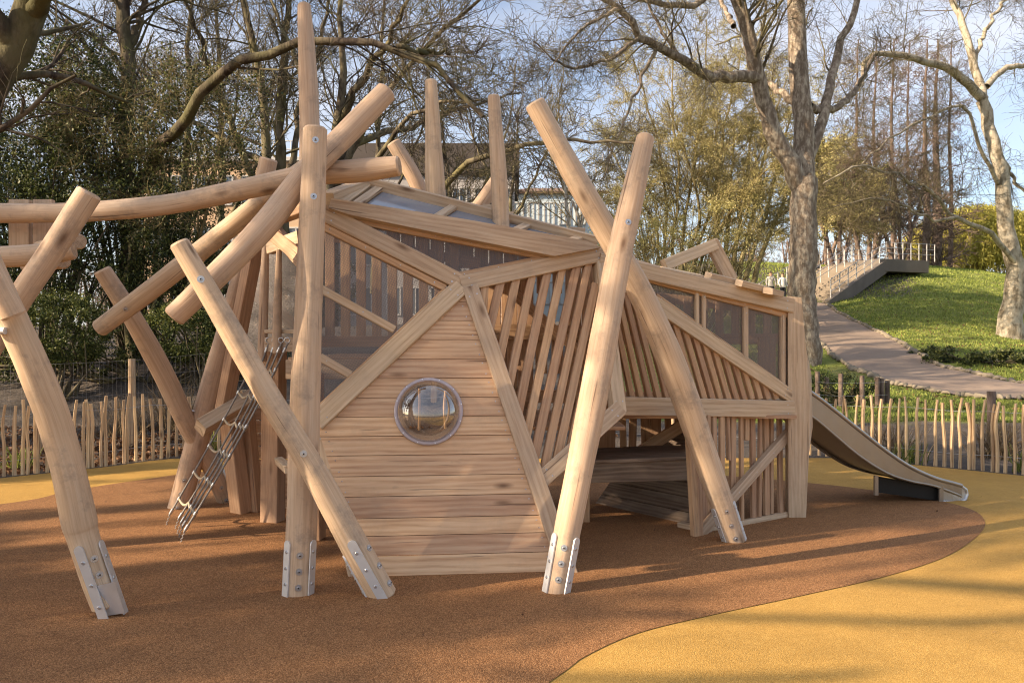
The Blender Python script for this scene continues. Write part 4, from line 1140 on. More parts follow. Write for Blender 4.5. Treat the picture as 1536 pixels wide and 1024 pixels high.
# left group ---------------------------------------------------------------
b = TZ(-8.3, 9.9)
lim = [([V((b.x, b.y, b.z-.3)), V((-7.6, 9.6, 2.6)), P(-30, 160, 9.4), P(15, 85, 9.3), P(42, 20, 9.2), P(62, -60, 9.1), P(40, -240, 9)], .27, .15),
       ([P(20, 80, 9.3), P(-40, -20, 8.8), P(-200, -120, 8), P(-420, -220, 7)], .13, .05),
       ([P(42, 20, 9.2), P(110, -60, 8.6), P(200, -160, 8), P(330, -260, 7.4)], .12, .04)]
bare_tree('dark_tree', 'dark furrowed trunk leaning in at the top left corner', lim, 31, M['dark_bark'], None, ((6, .35, 46, .34, .3), (5, .2, 42, .5, .5), (5, .2, 40, .5, .6)), .02, skip_kids=(), tmin0=.45)
Y0 = 14.5; b = TZ((200-768)*Y0/F, Y0)
lim = [([V((b.x, b.y, b.z-.2))]+TR([(195, 330, 0), (190, 200, 0), (186, 90, 0), (190, 0, 0), (196, -160, 0)], Y0), .17, .10),
       (TR([(192, 310, 0), (240, 225, -1.2), (275, 185, -2), (322, 122, -2.6), (360, 92, -3), (410, 75, -3.2), (452, 60, -3.3), (530, 65, -3.4), (590, 74, -3.5), (655, 100, -3.6), (690, 135, -3.7), (725, 175, -3.8)], Y0), .12, .03),
       (TR([(186, 90, 0), (205, 40, .3), (230, -40, .6)], Y0), .08, .05),
       (TR([(590, 74, -3.5), (640, 78, -3.2), (675, 82, -3)], Y0), .05, .02),
       (TR([(190, 140, 0), (150, 100, .2), (100, 30, .4)], Y0), .06, .03)]
bare_tree('bare_tree', 'ivy darkened tree with one long limb arching right above the log poles', lim, 32, M['dark_bark'], None, ((12, .15, 42, .42, .27), (5, .15, 40, .50, .45), (4, .15, 40, .55, .55), (2, .2, 40, .6, .75)), .01, twist=.2, min_r=.005)
def stems(seqs, Y, r0=.13, r1=.035):
    out = []
    for sq in seqs:
        out.append(([P(px, py, Y+dy) for px, py, dy in sq], r0*random.uniform(.85, 1.1)*(1 if sq[0][1] >= 400 else .55), r1*(1 if sq[0][1] >= 400 else .6)))
    return out
Y0 = 18.0
lim = stems([[(402, 420, 0), (400, 300, 0), (398, 200, 0), (388, 110, 0), (372, 40, 0), (360, -60, 0)],
             [(425, 420, .5), (424, 300, .5), (420, 200, .5), (424, 120, .5), (430, 40, .5), (440, -60, .5)],
             [(396, 300, 0), (360, 220, -.5), (335, 150, -1), (300, 60, -1.5), (270, -20, -2)],
             [(412, 330, 0), (440, 240, .5), (452, 160, 1), (480, 60, 1.5), (500, -40, 2)],
             [(398, 250, 0), (345, 215, .5), (300, 190, 1), (230, 160, 1.5)]], Y0, .17, .05)
bare_tree('bare_tree', 'bare mossy tree with twin upright trunks left of the tallest pole', lim, 33, M['grey_bark'], None, ((12, .15, 42, .42, .27), (5, .15, 40, .50, .45), (4, .15, 40, .55, .55), (2, .2, 40, .6, .75)), .03, twist=.18, min_r=.006)
Y0 = 16.5
lim = stems([[(492, 420, 0), (494, 330, 0), (500, 230, 0), (512, 140, 0), (514, 50, 0), (508, -60, 0)],
             [(496, 300, 0), (540, 200, -.5), (580, 140, -1), (640, 70, -1.5), (700, 20, -2), (770, -60, -2.5)],
             [(502, 240, 0), (560, 205, .5), (620, 190, 1), (700, 160, 1.6), (780, 140, 2)],
             [(506, 190, 0), (550, 110, -1), (600, 30, -1.8), (640, -60, -2.5)],
             [(494, 320, 0), (540, 270, -1), (600, 190, -2), (640, 160, -2.5), (720, 150, -3)],
             [(498, 260, 0), (470, 170, 0), (440, 80, .5), (400, -20, 1)],
             [(640, 340, -1), (660, 290, -1.5), (705, 245, -2), (760, 225, -2.4), (830, 210, -2.8), (905, 214, -3), (960, 215, -3.2)],
             [(500, 300, 1), (560, 330, 1), (640, 345, .5), (700, 300, 0), (745, 285, 0)]], Y0, .16, .03)
bare_tree('bare_tree', 'wide spreading bare tree whose twigs fill the sky above the roof poles', lim, 34, M['grey_bark'], M['dark_bark'], ((12, .15, 42, .42, .27), (5, .15, 40, .50, .45), (4, .15, 40, .55, .55), (2, .2, 40, .6, .75)), .005, twist=.2, min_r=.0055)
# twigs reaching in from upper right of the centre: crown of a farther tree
Y0 = 22
lim = stems([[(858, 430, 0), (852, 330, 0), (845, 250, 0), (840, 170, 0)], [(872, 430, 0), (868, 330, 0), (850, 290, 0), (830, 250, .5)], [(862, 400, 0), (880, 300, 0), (905, 230, 0)]], Y0, .07, .015)
bare_tree('birch_tree', 'slim pale birch seen between the roof and the big leaning log', lim, 35, M['birch_bark'], M['yellow_bark'], ((12, .25, 40, .35, .4), (5, .2, 40, .5, .55), (4, .2, 42, .55, .6)), .03, min_r=.006)
for i, (px, Y0, lean, lab) in enumerate(((275, 21, 10, 'thin bare tree with straight trunk behind the ivy, near the tan building'), (335, 24, -8, 'slender bare tree standing in front of the tan building'), (560, 27, 14, 'bare tree in front of the dark roofed building'), (690, 30, -20, 'bare tree between the two square roof poles'), (760, 34, 12, 'small bare tree in front of the pale glass building'))):
    s1 = [(px, 440, 0), (px+lean*.3, 300, 0), (px+lean*.6, 170, 0), (px+lean, 40, 0), (px+lean*1.4, -80, 0)]
    if px > 600: s1 = [(px, 440, 0), (px+lean*.4, 330, 0), (px+lean, 250, 0), (px+lean*1.5, 170, 0)]
    lim = stems([s1, [(px, 330, 0), (px-40, 230, .6), (px-70, 140, 1), (px-80, 60, 1)], [(px, 350, 0), (px+45, 260, -.6), (px+75, 180, -1), (px+85, 90, -1)]], Y0, .13, .03)
    bare_tree('bare_tree', lab, lim, 40+i, M['grey_bark'], None, ((14, .2, 45, .38, .38), (8, .2, 45, .5, .5), (8, .2, 42, .55, .55)), .03, min_r=.007)
# far larches behind the footbridge
for i, (px, Y0, w) in enumerate(((1338, 66, .22), (1362, 70, .2), (1388, 64, .34), (1404, 66, .45), (1425, 72, .24), (1312, 74, .25), (1285, 68, .22))):
    lim = stems([[(px, 420, 0), (px+2, 300, 0), (px-1, 190, 0), (px+3, 60, 0)]], Y0, w, .05)
    bare_tree('larch_tree', ('narrow bare larch behind the footbridge, with short side twigs', 'thickest dark larch trunk right of the footbridge deck')[i == 3], lim, 60+i, M['purple_bark'], None,
              ((60, .1, 70, .16, .22), (7, .15, 45, .5, .6), (4, .2, 42, .55, .6)), .02, group=None if i == 3 else 'larches behind the footbridge', tmin0=.05, min_r=.016)
# brown thicket trees right of plane
for i, (px, Y0) in enumerate(((1255, 52), (1300, 56), (1235, 60), (1345, 58))):
    lim = stems([[(px, 430, 0), (px+5, 330, 0), (px-12, 220, 0)], [(px, 420, 0), (px-25, 320, 0), (px-40, 240, 0)], [(px, 420, 0), (px+28, 330, 0), (px+45, 260, 0)]], Y0, .2, .05)
    bare_tree('thicket_tree', 'brown twiggy thicket tree beyond the concrete stairs', lim, 70+i, M['purple_bark'], M['yellow_bark'] if i in (0, 2) else None,
              ((20, .15, 50, .4, .38), (9, .2, 45, .5, .5), (8, .2, 42, .55, .6)), .02, group='thicket trees beyond the stairs', min_r=.016, bud=M['bud'] if i in (0, 2) else None, budn=1, budsize=.12)
# willow
rng = np.random.default_rng(5); Y0 = 78
root = empty('willow_tree', tuple(TZ((1460-768)*Y0/F, Y0)), 'yellow weeping willow glowing in sun beyond the grassy mound', 'tree')
cc = np.array(P(1468, 378, Y0)); lim = stems([[(1465, 445, 0), (1462, 400, 0), (1440, 350, 0)], [(1466, 440, 0), (1480, 380, 0), (1510, 340, 0)], [(1466, 440, 0), (1465, 370, 0), (1470, 330, 0)]], Y0, .5, .15)
A, R = limb_arrays(lim, 10); g = Geo(); g.add(*tubes_np(A, R, 8)); g.build('trunk', M['yellow_bark'], root)
n = 8000; th = rng.uniform(0, 6.28, n); rr = np.sqrt(rng.uniform(0.0, 1, n)); top = cc+np.stack([rr*np.cos(th)*7.4, rr*np.sin(th)*5, 4.6*np.sqrt(np.clip(1-rr**2, 0, 1))*rng.uniform(.5, 1.05, n)], -1)
ln = rng.uniform(1.2, 3.2, n); pts = np.stack([top+np.array([0, 0, -1])*(ln*k/3)[:, None]+rng.normal(size=(n, 3))*.10*k for k in range(4)], 1)
g = Geo(); g.add(*tubes_np(pts, np.full((n, 4), .03), 3)); g.build('crown', M['willow'], root)
T = np.repeat(pts.reshape(-1, 3), 2, 0); leaves(rng, T+rng.normal(size=T.shape)*.15, .28, M['willow'], 'foliage', root, .4, .6)
# tangle of pale thorny twigs in front of the evergreens
Y0 = 13.4
lim = stems([[(px, 480, 0), (px+dx*.4, 360, 0), (px+dx*.8, 250, 0), (px+dx, 150, 0)] for px, dx in ((30, -50), (70, 40), (130, -30), (175, 60), (230, 20), (270, 70), (320, -50), (10, 60))], Y0, .03, .008)
bare_tree('thorn_bush', 'tall tangle of thin pale twigs in front of the dark evergreens', lim, 55, M['yellow_bark'], None, ((16, .1, 45, .42, .45), (7, .15, 42, .5, .55), (6, .2, 42, .6, .6)), .0, cat='shrub', min_r=.0035, twist=.25, bud=M['ever2'], budn=1, budsize=.045)
# evergreens and shrubs on the left bank
shrub('ivy_thicket', 'dark evergreen ivy mass filling the top left behind the horizontal log', [(P(40, 180, 13.5), (2.0, 1.1, 1.9)), (P(110, 330, 13), (2.0, 1.1, 1.3)), (P(-40, 330, 12.5), (1.8, 1.0, 1.6)), (P(60, 260, 14.6), (2.4, .6, 2.2))], 66000, .052, M['ever'], 101, 'evergreen', 60, M['dark_bark'])
shrub('holly_tree', 'evergreen tree with loose glossy leaves and open gaps, left of the arching limb', [(P(150, 150, 15.5), (1.5, 1.1, 1.5)), (P(230, 250, 15), (1.4, 1.0, 1.3)), (P(200, 340, 14.5), (1.5, 1.0, .9)), (P(290, 330, 15), (1.3, 1.0, .8))], 19000, .05, M['ever2'], 102, 'evergreen', 60, M['dark_bark'], shell=.1)
shrub('scrub_bush', 'tangled olive green scrub behind the crossed logs', [(P(240, 400, 14), (1.5, .9, .8)), (P(340, 400, 14.2), (1.4, .9, .8)), (P(430, 430, 14.5), (1.4, .9, .9)), (P(330, 470, 13.6), (1.5, .8, .5))], 36000, .045, M['ever2'], 103, 'shrub', 50, M['yellow_bark'], shell=.15)
shrub('clipped_bush', 'rounded dark green bush on the bank behind the left palings', [(P(88, 496, 11.9), (.80, .6, .56))], 26000, .036, M['box'], 104, 'shrub', 12, shell=.75)
shrub('clipped_bush', 'smaller dark bush right of the rounded bush, behind the wire fence', [(P(275, 500, 12.3), (.62, .5, .45)), (P(345, 520, 12.3), (.5, .4, .34))], 20000, .036, M['box'], 105, 'shrub', 12, shell=.7)
shrub('low_hedge', 'low yellow green hedge along the foot of the bank', [(P(150, 540, 12.6), (.7, .4, .25)), (P(230, 535, 12.5), (.7, .4, .28)), (P(20, 545, 12.4), (.6, .4, .25)), (P(320, 545, 12.6), (.6, .4, .22)), (P(400, 540, 12.8), (.6, .4, .26))], 9000, .045, M['ever2'], 106, 'hedge', 16, shell=.4)
shrub('garden_shrub', 'grey green leggy shrub inside the low stub post enclosure', [(TZ(6.1, 15.6, .35), (.55, .4, .42)), (TZ(6.7, 15.7, .32), (.5, .4, .36)), (TZ(7.2, 15.8, .28), (.4, .3, .3))], 7000, .04, M['ever2'], 108, 'shrub', 40, M['yellow_bark'], shell=.2)
shrub('ground_shrub', 'low leafy bank plants and dead leaves under the right edge tree', [(TP(1420, 545, .1), (1.0, .6, .35)), (TP(1480, 548, .1), (1.4, .6, .4)), (TP(1540, 545, .1), (1.2, .6, .4)), (TP(1390, 532, .05), (.7, .5, .22))], 7000, .10, M['ever2'], 109, 'shrub', 30, shell=.2)
# dry ornamental grasses
def tuft(label, c, n, h, sp, mat, seed, name='dry_grass', cat='grass clump', w=.004, kind=None):
    rng = np.random.default_rng(seed); c = np.array(c)
    p0 = c+np.stack([rng.normal(size=n)*sp*.25, rng.normal(size=n)*sp*.25, np.zeros(n)-.02], -1)
    d = np.stack([rng.normal(size=n)*.35, rng.normal(size=n)*.35, np.ones(n)], -1); pts, rad = grow(rng, p0, d, h*rng.uniform(.5, 1.1, n), np.full(n, w), 4, .13, -.08)
    g = Geo(); g.add(*tubes_np(pts, rad, 3)); o = g.build(name, mat); tag(o, label, cat); return o
tuft('tall tan dry grass clump behind the left palings, right of the wire fence post', TZ(-4.75, 10.9), 260, .75, .5, M['dry'], 1)
tuft('tan dry grass clump in front of the wire fence, between the palings and the bush', TZ(-5.35, 10.7), 220, .6, .6, M['dry'], 2)
tuft('dry brown stems standing behind the right palings near the tall post', TZ(6.05, 9.55), 240, .62, .45, M['dry'], 3)
tuft('thin pale dry stems behind the middle of the right palings', TZ(5.0, 10.1), 160, .55, .6, M['dry'], 4)
tuft('sparse dry stalks in the soil behind the slide', TZ(4.35, 10.5), 120, .5, .6, M['dry'], 5)
for i, (x, y, lab) in enumerate(((-3.95, 9.95, 'green strappy leaf clump behind the palings near the crossed log feet'), (-5.6, 8.75, 'green strappy leaf clump at the foot of the leftmost palings'), (5.75, 8.55, 'green strappy leaf clump at the foot of the rightmost palings'), (4.75, 9.25, 'low green plant at the foot of the right palings'))):
    tuft(lab, TZ(x, y), 60, .32, .3, M['grass'], 20+i, 'leafy_plant', 'plant', .007)
# lawn blades (stuff)
rng = np.random.default_rng(9)
n = 130000; Yg = 13+45*rng.uniform(0, 1, n)**1.35; ag = rng.uniform(.30, .82, n); Xg = Yg*ag
Zg = terrain(Xg, Yg)
def inside(px_x, px_y):  # keep grass off the path: distance from the centre line
    m = np.ones(len(px_x), bool)
    for a, b in zip(EA[::2], EB[::2]):
        c = (a+b)/2; r = (a-b).length*.53
        m &= (px_x-c.x)**2+(px_y-c.y)**2 > r*r
    return m
k = inside(Xg, Yg); P0 = np.stack([Xg, Yg, Zg-.01], -1)[k]
h = (.035+.04*rng.uniform(0, 1, len(P0)))*(1+.02*P0[:, 1]); d = np.stack([rng.normal(size=len(P0))*.5, rng.normal(size=len(P0))*.5, np.ones(len(P0))], -1); d /= np.linalg.norm(d, axis=1, keepdims=True)
sx = rng.normal(size=P0.shape); sx[:, 2] = 0; sx /= np.linalg.norm(sx, axis=1, keepdims=True); wv = (.004+.0007*P0[:, 1])[:, None]
v = np.stack([P0-sx*wv, P0+sx*wv, P0+d*h[:, None]], 1).reshape(-1, 3)
tag(np_mesh('grass', v, np.arange(len(v)).reshape(-1, 3), M['grass']), kind='stuff')
# leaf mulch on the bed behind the left palings (stuff)
n = 16000; X = rng.uniform(-8, 1.5, n); Yc_ = rng.uniform(8.0, 10.9, n); fx = np.array([p.x for p in FENCE]); fy = np.array([p.y for p in FENCE])
k = Yc_ > np.interp(X, fx, fy)+.02; X = X[k]; Yc_ = Yc_[k]
yl = rng.uniform(14, 46, 5000); al = rng.uniform(.3, .8, 5000); X = np.concatenate([X, yl*al, rng.uniform(-4, 4.5, 45)]); Yc_ = np.concatenate([Yc_, yl, rng.uniform(3.4, 8, 45)])
k = inside(X, Yc_)|(Yc_ < 13); X = X[k]; Yc_ = Yc_[k]
leaves(rng, np.stack([X, Yc_, terrain(X, Yc_)+.012+rng.uniform(0, .012, len(X))], -1), np.where(Yc_ > 13, .08, np.where(np.arange(len(X)) >= len(X)-45, .018, .05))[:, None], M['deadleaf'], 'leaf_litter', None, .7).__setitem__('kind', 'stuff')
# path edging stones (stuff-like kerb, part of the path's setting)
st = MB(); rs = random.Random(4)
for E, s_ in ((EA, -1), (EB, 1)):
    for i in range(len(E)-1):
        for q in range(3):
            p = E[i].lerp(E[i+1], (q+rs.random()*.6)/3); p = TZ(p.x+s_*.08, p.y, .03)
            a = V((rs.uniform(-1, 1), rs.uniform(-1, 1), 0)).normalized()*rs.uniform(.05, .17)
            st.tube([p-a, p-a*.5+V((0, 0, .03)), p+a*.5+V((0, 0, .03)), p+a], [.02, rs.uniform(.03, .085), rs.uniform(.03, .085), .02], 6, 0, 0, .25, rs.randrange(999))
M['stone'] = flat('edge_stone', (.24, .205, .155), .9, 0, .35, 5, .5, .15)
tag(st.build('path_edging', M['stone']), kind='structure')

# ------------------------------------------------------------------ stairs / footbridge on the mound
M['concrete'] = flat('concrete', (.21, .175, .135), .9, 0, .3, 1.5, .3, .15)
M['dkconc'] = flat('dark_concrete', (.15, .13, .11), .9, 0, .3, 1.5, .3, .15)
M['white'] = flat('white_paint', (.44, .43, .41), .5, 0, .08, 6, .05)
sb = TP(1246, 455); stq = P(1330, 394, sb.y+5.5); stair = empty('concrete_staircase', tuple(sb), 'concrete stairs with white railings climbing to a footbridge on the grassy mound', 'staircase')
rise = stq.z-sb.z; run = V((stq.x-sb.x, stq.y-sb.y, 0)); ud = run.normalized(); wd = V((-ud.y, ud.x, 0)); N_ = 20
mb = MB(); Wd = 4.2
for i in range(N_):
    a = sb+run*(i/N_); z1 = sb.z+rise*(i+1)/N_; c = a+run*(.5/N_)
    mb.beam(V((c.x, c.y, z1-.35))+wd*.15, V((c.x, c.y, z1-.35))+wd*Wd, run.length/N_+.0, .7, V((0, 0, 1)), 0, .01)
mb.build('stair_flight', M['concrete'], stair)
for off in (0, Wd):
    mb = MB(); a = sb+wd*off-ud*.4+V((0, 0, -.25)); q = stq+wd*off+V((0, 0, -.12)); mb.beam(a, q, .3 if off == 0 else .25, .75, (V((0, 0, 1))-ud*.3).normalized()); mb.build('stringer', M['dkconc'], stair)
deck_end = P(1402, 390, stq.y+1.2)
mb = MB(); c0 = stq+V((0, 0, -.2))+wd*Wd*.5; mb.beam(c0-ud*.2, V((deck_end.x, deck_end.y, stq.z-.2))+wd*Wd*.5, Wd+.3, .75, V((0, 0, 1))); mb.build('bridge_deck', M['dkconc'], stair)
def railing(a, b_, n):
    mb = MB()
    for i in range(n+1):
        p = a.lerp(b_, i/n); mb = MB(); mb.tube([p, p+V((0, 0, 1.1))], .034, 6); mb.build('rail_post', M['white'], stair)
    for z in (1.08, .75, .42): mb = MB(); mb.tube([a+V((0, 0, z)), b_+V((0, 0, z))], .015, 6); mb.build('handrail', M['wire'], stair)
railing(sb+V((0, 0, .2)), stq+V((0, 0, .2)), 7); railing(sb+wd*Wd+V((0, 0, .2)), stq+wd*Wd+V((0, 0, .2)), 7); railing(sb+wd*Wd*.5+V((0, 0, .2)), stq+wd*Wd*.5+V((0, 0, .2)), 7)
de = V((deck_end.x, deck_end.y, stq.z)); railing(stq+V((0, 0, .18)), de+V((0, 0, .18)), 6); railing(stq+wd*Wd+V((0, 0, .18)), de+wd*Wd+V((0, 0, .18)), 6)

# ------------------------------------------------------------------ people by the plane trunk
def person(loc, label, facing, top, legs, skin, hair, bag=None):
    r = empty('person', tuple(loc), label, 'person'); R_ = Matrix.Rotation(facing, 4, 'Z')
    j = {'pel': (0, 0, .95), 'ch': (0, 0, 1.28), 'nk': (0, .01, 1.46), 'hd': (0, -.01, 1.60), 'ht': (0, -.01, 1.72),
         'ls': (.17, 0, 1.40), 'le': (.24, .03, 1.14), 'lh': (.25, -.08, .90), 'rs': (-.17, 0, 1.40), 're': (-.24, .03, 1.14), 'rh': (-.22, -.10, .92),
         'lk': (.10, -.08, .50), 'lf': (.11, .05, .06), 'lt': (.12, -.12, .04), 'rk': (-.10, .02, .50), 'rf': (-.11, .14, .07), 'rt': (-.12, -.02, .04), 'lp': (.09, 0, .88), 'rp': (-.09, 0, .88)}
    rad = {'pel': .14, 'ch': .145, 'nk': .055, 'hd': .095, 'ht': .075, 'ls': .07, 'le': .048, 'lh': .036, 'rs': .07, 're': .048, 'rh': .036, 'lk': .065, 'lf': .048, 'lt': .035, 'rk': .065, 'rf': .048, 'rt': .035, 'lp': .095, 'rp': .095}
    ed = [('pel', 'ch'), ('ch', 'nk'), ('nk', 'hd'), ('hd', 'ht'), ('ch', 'ls'), ('ls', 'le'), ('le', 'lh'), ('ch', 'rs'), ('rs', 're'), ('re', 'rh'), ('pel', 'lp'), ('lp', 'lk'), ('lk', 'lf'), ('lf', 'lt'), ('pel', 'rp'), ('rp', 'rk'), ('rk', 'rf'), ('rf', 'rt')]
    ks = list(j); me = bpy.data.meshes.new('body'); me.from_pydata([tuple(R_@V(j[k])+loc) for k in ks], [(ks.index(a), ks.index(b)) for a, b in ed], [])
    o = link('body', me, r); o.modifiers.new('s', 'SKIN'); 
    for k, sv in zip(ks, me.skin_vertices[0].data): sv.radius = (rad[k], rad[k]*(.8 if k in ('pel', 'ch') else 1)); sv.use_root = k == 'pel'
    sub = o.modifiers.new('u', 'SUBSURF'); sub.levels = sub.render_levels = 2
    dg = bpy.context.evaluated_depsgraph_get(); dg.update(); nm = bpy.data.meshes.new_from_object(o.evaluated_get(dg)); o.modifiers.clear(); o.data = nm; nm.name = 'body'
    nm.materials.clear()
    for m_ in (top, legs, skin, hair): nm.materials.append(m_)
    inv = R_.inverted()
    for p in nm.polygons:
        c = inv@(p.center-loc); p.use_smooth = True
        p.material_index = 3 if (c.z > 1.63 or (c.z > 1.55 and c.y > .02)) else 2 if (c.z > 1.46 or (c.z < .97 and abs(c.x) > .185)) else 0 if c.z > .90 else 1
    if bag:
        mb = MB(); c = loc+R_@V((-.27, -.05, .72)); mb.box(c, (.10, .26, .3), 0, .02); mb.build('bag', bag, r)
    return r
M['shirt'] = flat('white_shirt', (.72, .70, .66), .8, 0, .1); M['shirt2'] = flat('pale_grey_top', (.42, .40, .38), .8); M['trouser'] = flat('dark_trousers', (.03, .03, .035), .8)
M['skin'] = flat('skin', (.48, .29, .2), .6, 0, .08); M['hair'] = flat('brown_hair', (.06, .035, .02), .6); M['teal'] = flat('teal_bag', (.05, .28, .24), .6)
pq = TP(1174, 456)
person(TZ(pq.x, pq.y), 'person in a white top and dark trousers walking beside the plane trunk', .3, M['shirt'], M['trouser'], M['skin'], M['hair'])
person(TZ(pq.x-.52, pq.y+.4), 'person in a grey top carrying a teal bag, left of the one in white', -.2, M['shirt2'], M['trouser'], M['skin'], M['hair'], M['teal'])

# ------------------------------------------------------------------ buildings
M['tan'] = flat('tan_brick', (.48, .34, .22), .9, 0, .12, 2, .2, .1); M['roofdk'] = flat('dark_roof_cladding', (.075, .062, .055), .8, 0, .25, 1.2, .2)
M['glassw'] = flat('window_glass', (.09, .11, .13), .1, 0, .2, 1, .0, .8); M['paleglass'] = flat('pale_glazing', (.50, .58, .62), .15, 0, .12, .6, .0, .7)
M['greywall'] = flat('grey_wall', (.33, .31, .30), .85, 0, .15, 1.5, .2); M['tile'] = flat('brown_roof_tile', (.20, .13, .10), .85, 0, .25, 3, .3)
def building(name, label, px0, px1, pyt, Y, depth, wall, bays, storeys, win, flatroof, roofh=.8, gable=False):
    x0, x1 = (px0-768)*Y/F, (px1-768)*Y/F; zt = 1.45-(pyt-512)*Y/F; z0 = float(terrain((x0+x1)/2, Y))-.5
    r = empty(name, ((x0+x1)/2, Y+depth/2, z0), label, 'building'); cx = (x0+x1)/2
    mb = MB(); mb.beam(V((x0, Y+depth/2, (z0+zt)/2)), V((x1, Y+depth/2, (z0+zt)/2)), depth, zt-z0, V((0, 0, 1)), 0, .02); mb.build('wall', wall, r)
    mb = MB()
    if gable: mb.prism([V((x0-.4, Y-.4, zt)), V((x1+.4, Y-.4, zt)), V((x1-1.5, Y+depth/2, zt+roofh)), V((x0+1.5, Y+depth/2, zt+roofh))], V((0, -.5, 1)), .2, V((1, 0, 0))); mb.prism([V((x1+.4, Y+depth+.4, zt)), V((x0-.4, Y+depth+.4, zt)), V((x0+1.5, Y+depth/2, zt+roofh)), V((x1-1.5, Y+depth/2, zt+roofh))], V((0, .5, 1)), .2, V((1, 0, 0)))
    else: mb.beam(V((x0-.3, Y+depth/2, zt+roofh/2)), V((x1+.3, Y+depth/2, zt+roofh/2)), depth+.6, roofh, V((0, 0, 1)), 0, .03)
    mb.build('roof', flatroof, r)
    bw = (x1-x0)/bays; sh = 3.1
    for s_ in range(storeys):
        for b_ in range(bays):
            c = V((x0+bw*(b_+.5), Y-.03, zt-sh*(s_+.55))); 
            if c.z < z0+1: continue
            mb = MB(); w_, h_ = bw*.62, 1.7
            for dx, dz, ww, hh in ((-w_/2, 0, .1, h_), (w_/2, 0, .1, h_), (0, h_/2, w_+.1, .1), (0, -h_/2, w_+.1, .1), (0, 0, .07, h_)): mb.box(c+V((dx, -.01, dz)), (ww, .1, hh), 0, .01)
            f = mb.build('window', M['white'], r); mb = MB(); mb.box(c+V((0, .02, 0)), (w_, .05, h_), 0, .005); mb.build('pane', win, f)
    return r
bl = building('apartment_building', 'sunlit tan building with white roof rail seen through the left trees', 215, 462, 243, 46, 10, M['tan'], 7, 4, M['glassw'], M['white'], .25)
mb = MB(); z = 1.45+(512-243)*46/F+.25
for i in range(30):
    x = (215-768)*46/F+i*.34; mb.tube([V((x, 46, z)), V((x, 46, z+1.0))], .03, 4)
for q in (.5, 1.0): mb.tube([V(((215-768)*46/F, 46, z+q)), V(((462-768)*46/F, 46, z+q))], .035, 5)
mb.build('roof_rail', M['white'], bl)
building('school_building', 'long grey building under a heavy dark flat roof behind the roof poles', 508, 772, 262, 48, 9, M['greywall'], 8, 3, M['glassw'], M['roofdk'], 1.9)
building('glazed_building', 'pale glazed building with a brown hipped roof left of the big leaning log', 766, 905, 288, 60, 9, M['paleglass'], 6, 3, M['paleglass'], M['tile'], 1.2, True)
# far wooded skyline beyond everything (reads as one mass)
rng = np.random.default_rng(77)
g = Geo(); n = 260; ang = np.linspace(-.95, 1.0, n)+rng.normal(size=n)*.01; Yw = rng.uniform(95, 125, n); P0 = np.stack([ang*Yw, Yw, terrain(ang*Yw, Yw)-.5], -1)
pts, rad = grow(rng, P0, np.tile([0, 0, 1.], (n, 1)), rng.uniform(8, 13, n), np.full(n, .22), 6, .06, .02); g.add(*tubes_np(pts, rad, 5)); L = np.full(n, 11.)
for k, tm, an, lr, rr in ((12, .15, 50, .38, .45), (7, .2, 45, .5, .6), (4, .2, 45, .5, .7)):
    p, d, l, r = kids(rng, pts, rad, L, k, tm, an, lr, rr); r = np.maximum(r, .03); pts, rad = grow(rng, p, d, l, r, 3, .2, .03); L = l; g.add(*tubes_np(pts, rad, 3))
tag(g.build('woodland', M['purple_bark']), 'far bare woodland closing the view', 'woodland', kind='stuff')

# unseen tree belt between the low sun and the den, shaped to throw broken shade
rng = np.random.default_rng(2024); SE = math.radians(24); TE = math.tan(SE); ZS = 14*(TE-.306)
to2 = np.array([-.93, -.37])/np.hypot(.93, .37); pe = np.array([-to2[1], to2[0]])*-1
pe = np.array([.37, -.93])/np.hypot(.93, .37)*-1
ctr = np.array([0, 5.])+19*to2
ctr = np.array([0, 5.])+14*to2
g = Geo(); trk = []
for s0 in (-3.3, .75, 2.75, 5.0, 7.6):
    q = ctr+pe*s0; trk.append([(q[0]+dx, q[1], z) for dx, z in ((0, -.2), (.1, 4), (-.15, 8), (.15, 11), (0, 14))])
A = np.array(trk); R = np.linspace(.17, .05, 5)[None]*np.ones((len(A), 1)); g.add(*tubes_np(A, R, 9))
pts, rad, L = A, R, np.full(len(A), 15.)
for k, tm, an, lr, rr in ((6, .6, 65, .28, .32), (4, .2, 45, .5, .5)):
    p, d, l, r = kids(rng, pts, rad, L, k, tm, an, lr, rr); pts, rad = grow(rng, p, d, l, r, 4, .2, .0); L = l; g.add(*tubes_np(pts, rad, 4))
n = 70000; s = rng.uniform(-4.5, 10, n); z = rng.uniform(2.6, 9.5, n)
wv = np.zeros(n)
for k_ in range(9):
    f1, f2, ph = rng.uniform(1.5, 11), rng.uniform(-2.6, 2.6), rng.uniform(0, 6.28); wv += np.sin(s*f1+z*f2+ph)
thr = np.where(s < -1.0, .55, np.where(s < 1.5, -.22, np.where(s < 3.2, -.15, .9))+np.where((s > -.6) & (z > 5.6), .5, 0))
dens = np.clip((wv/2.12-thr)*3.5+.5, .02, 1.0)
dens = np.where((s > -1.02) & (s < 2.9) & (z < 4.75), 1.0, dens)
dens = np.where((s > -.28) & (s < .55) & (z > 3.7) & (z < 6.3), 1.0, dens)  # packed with twigs to keep the board panel shaded
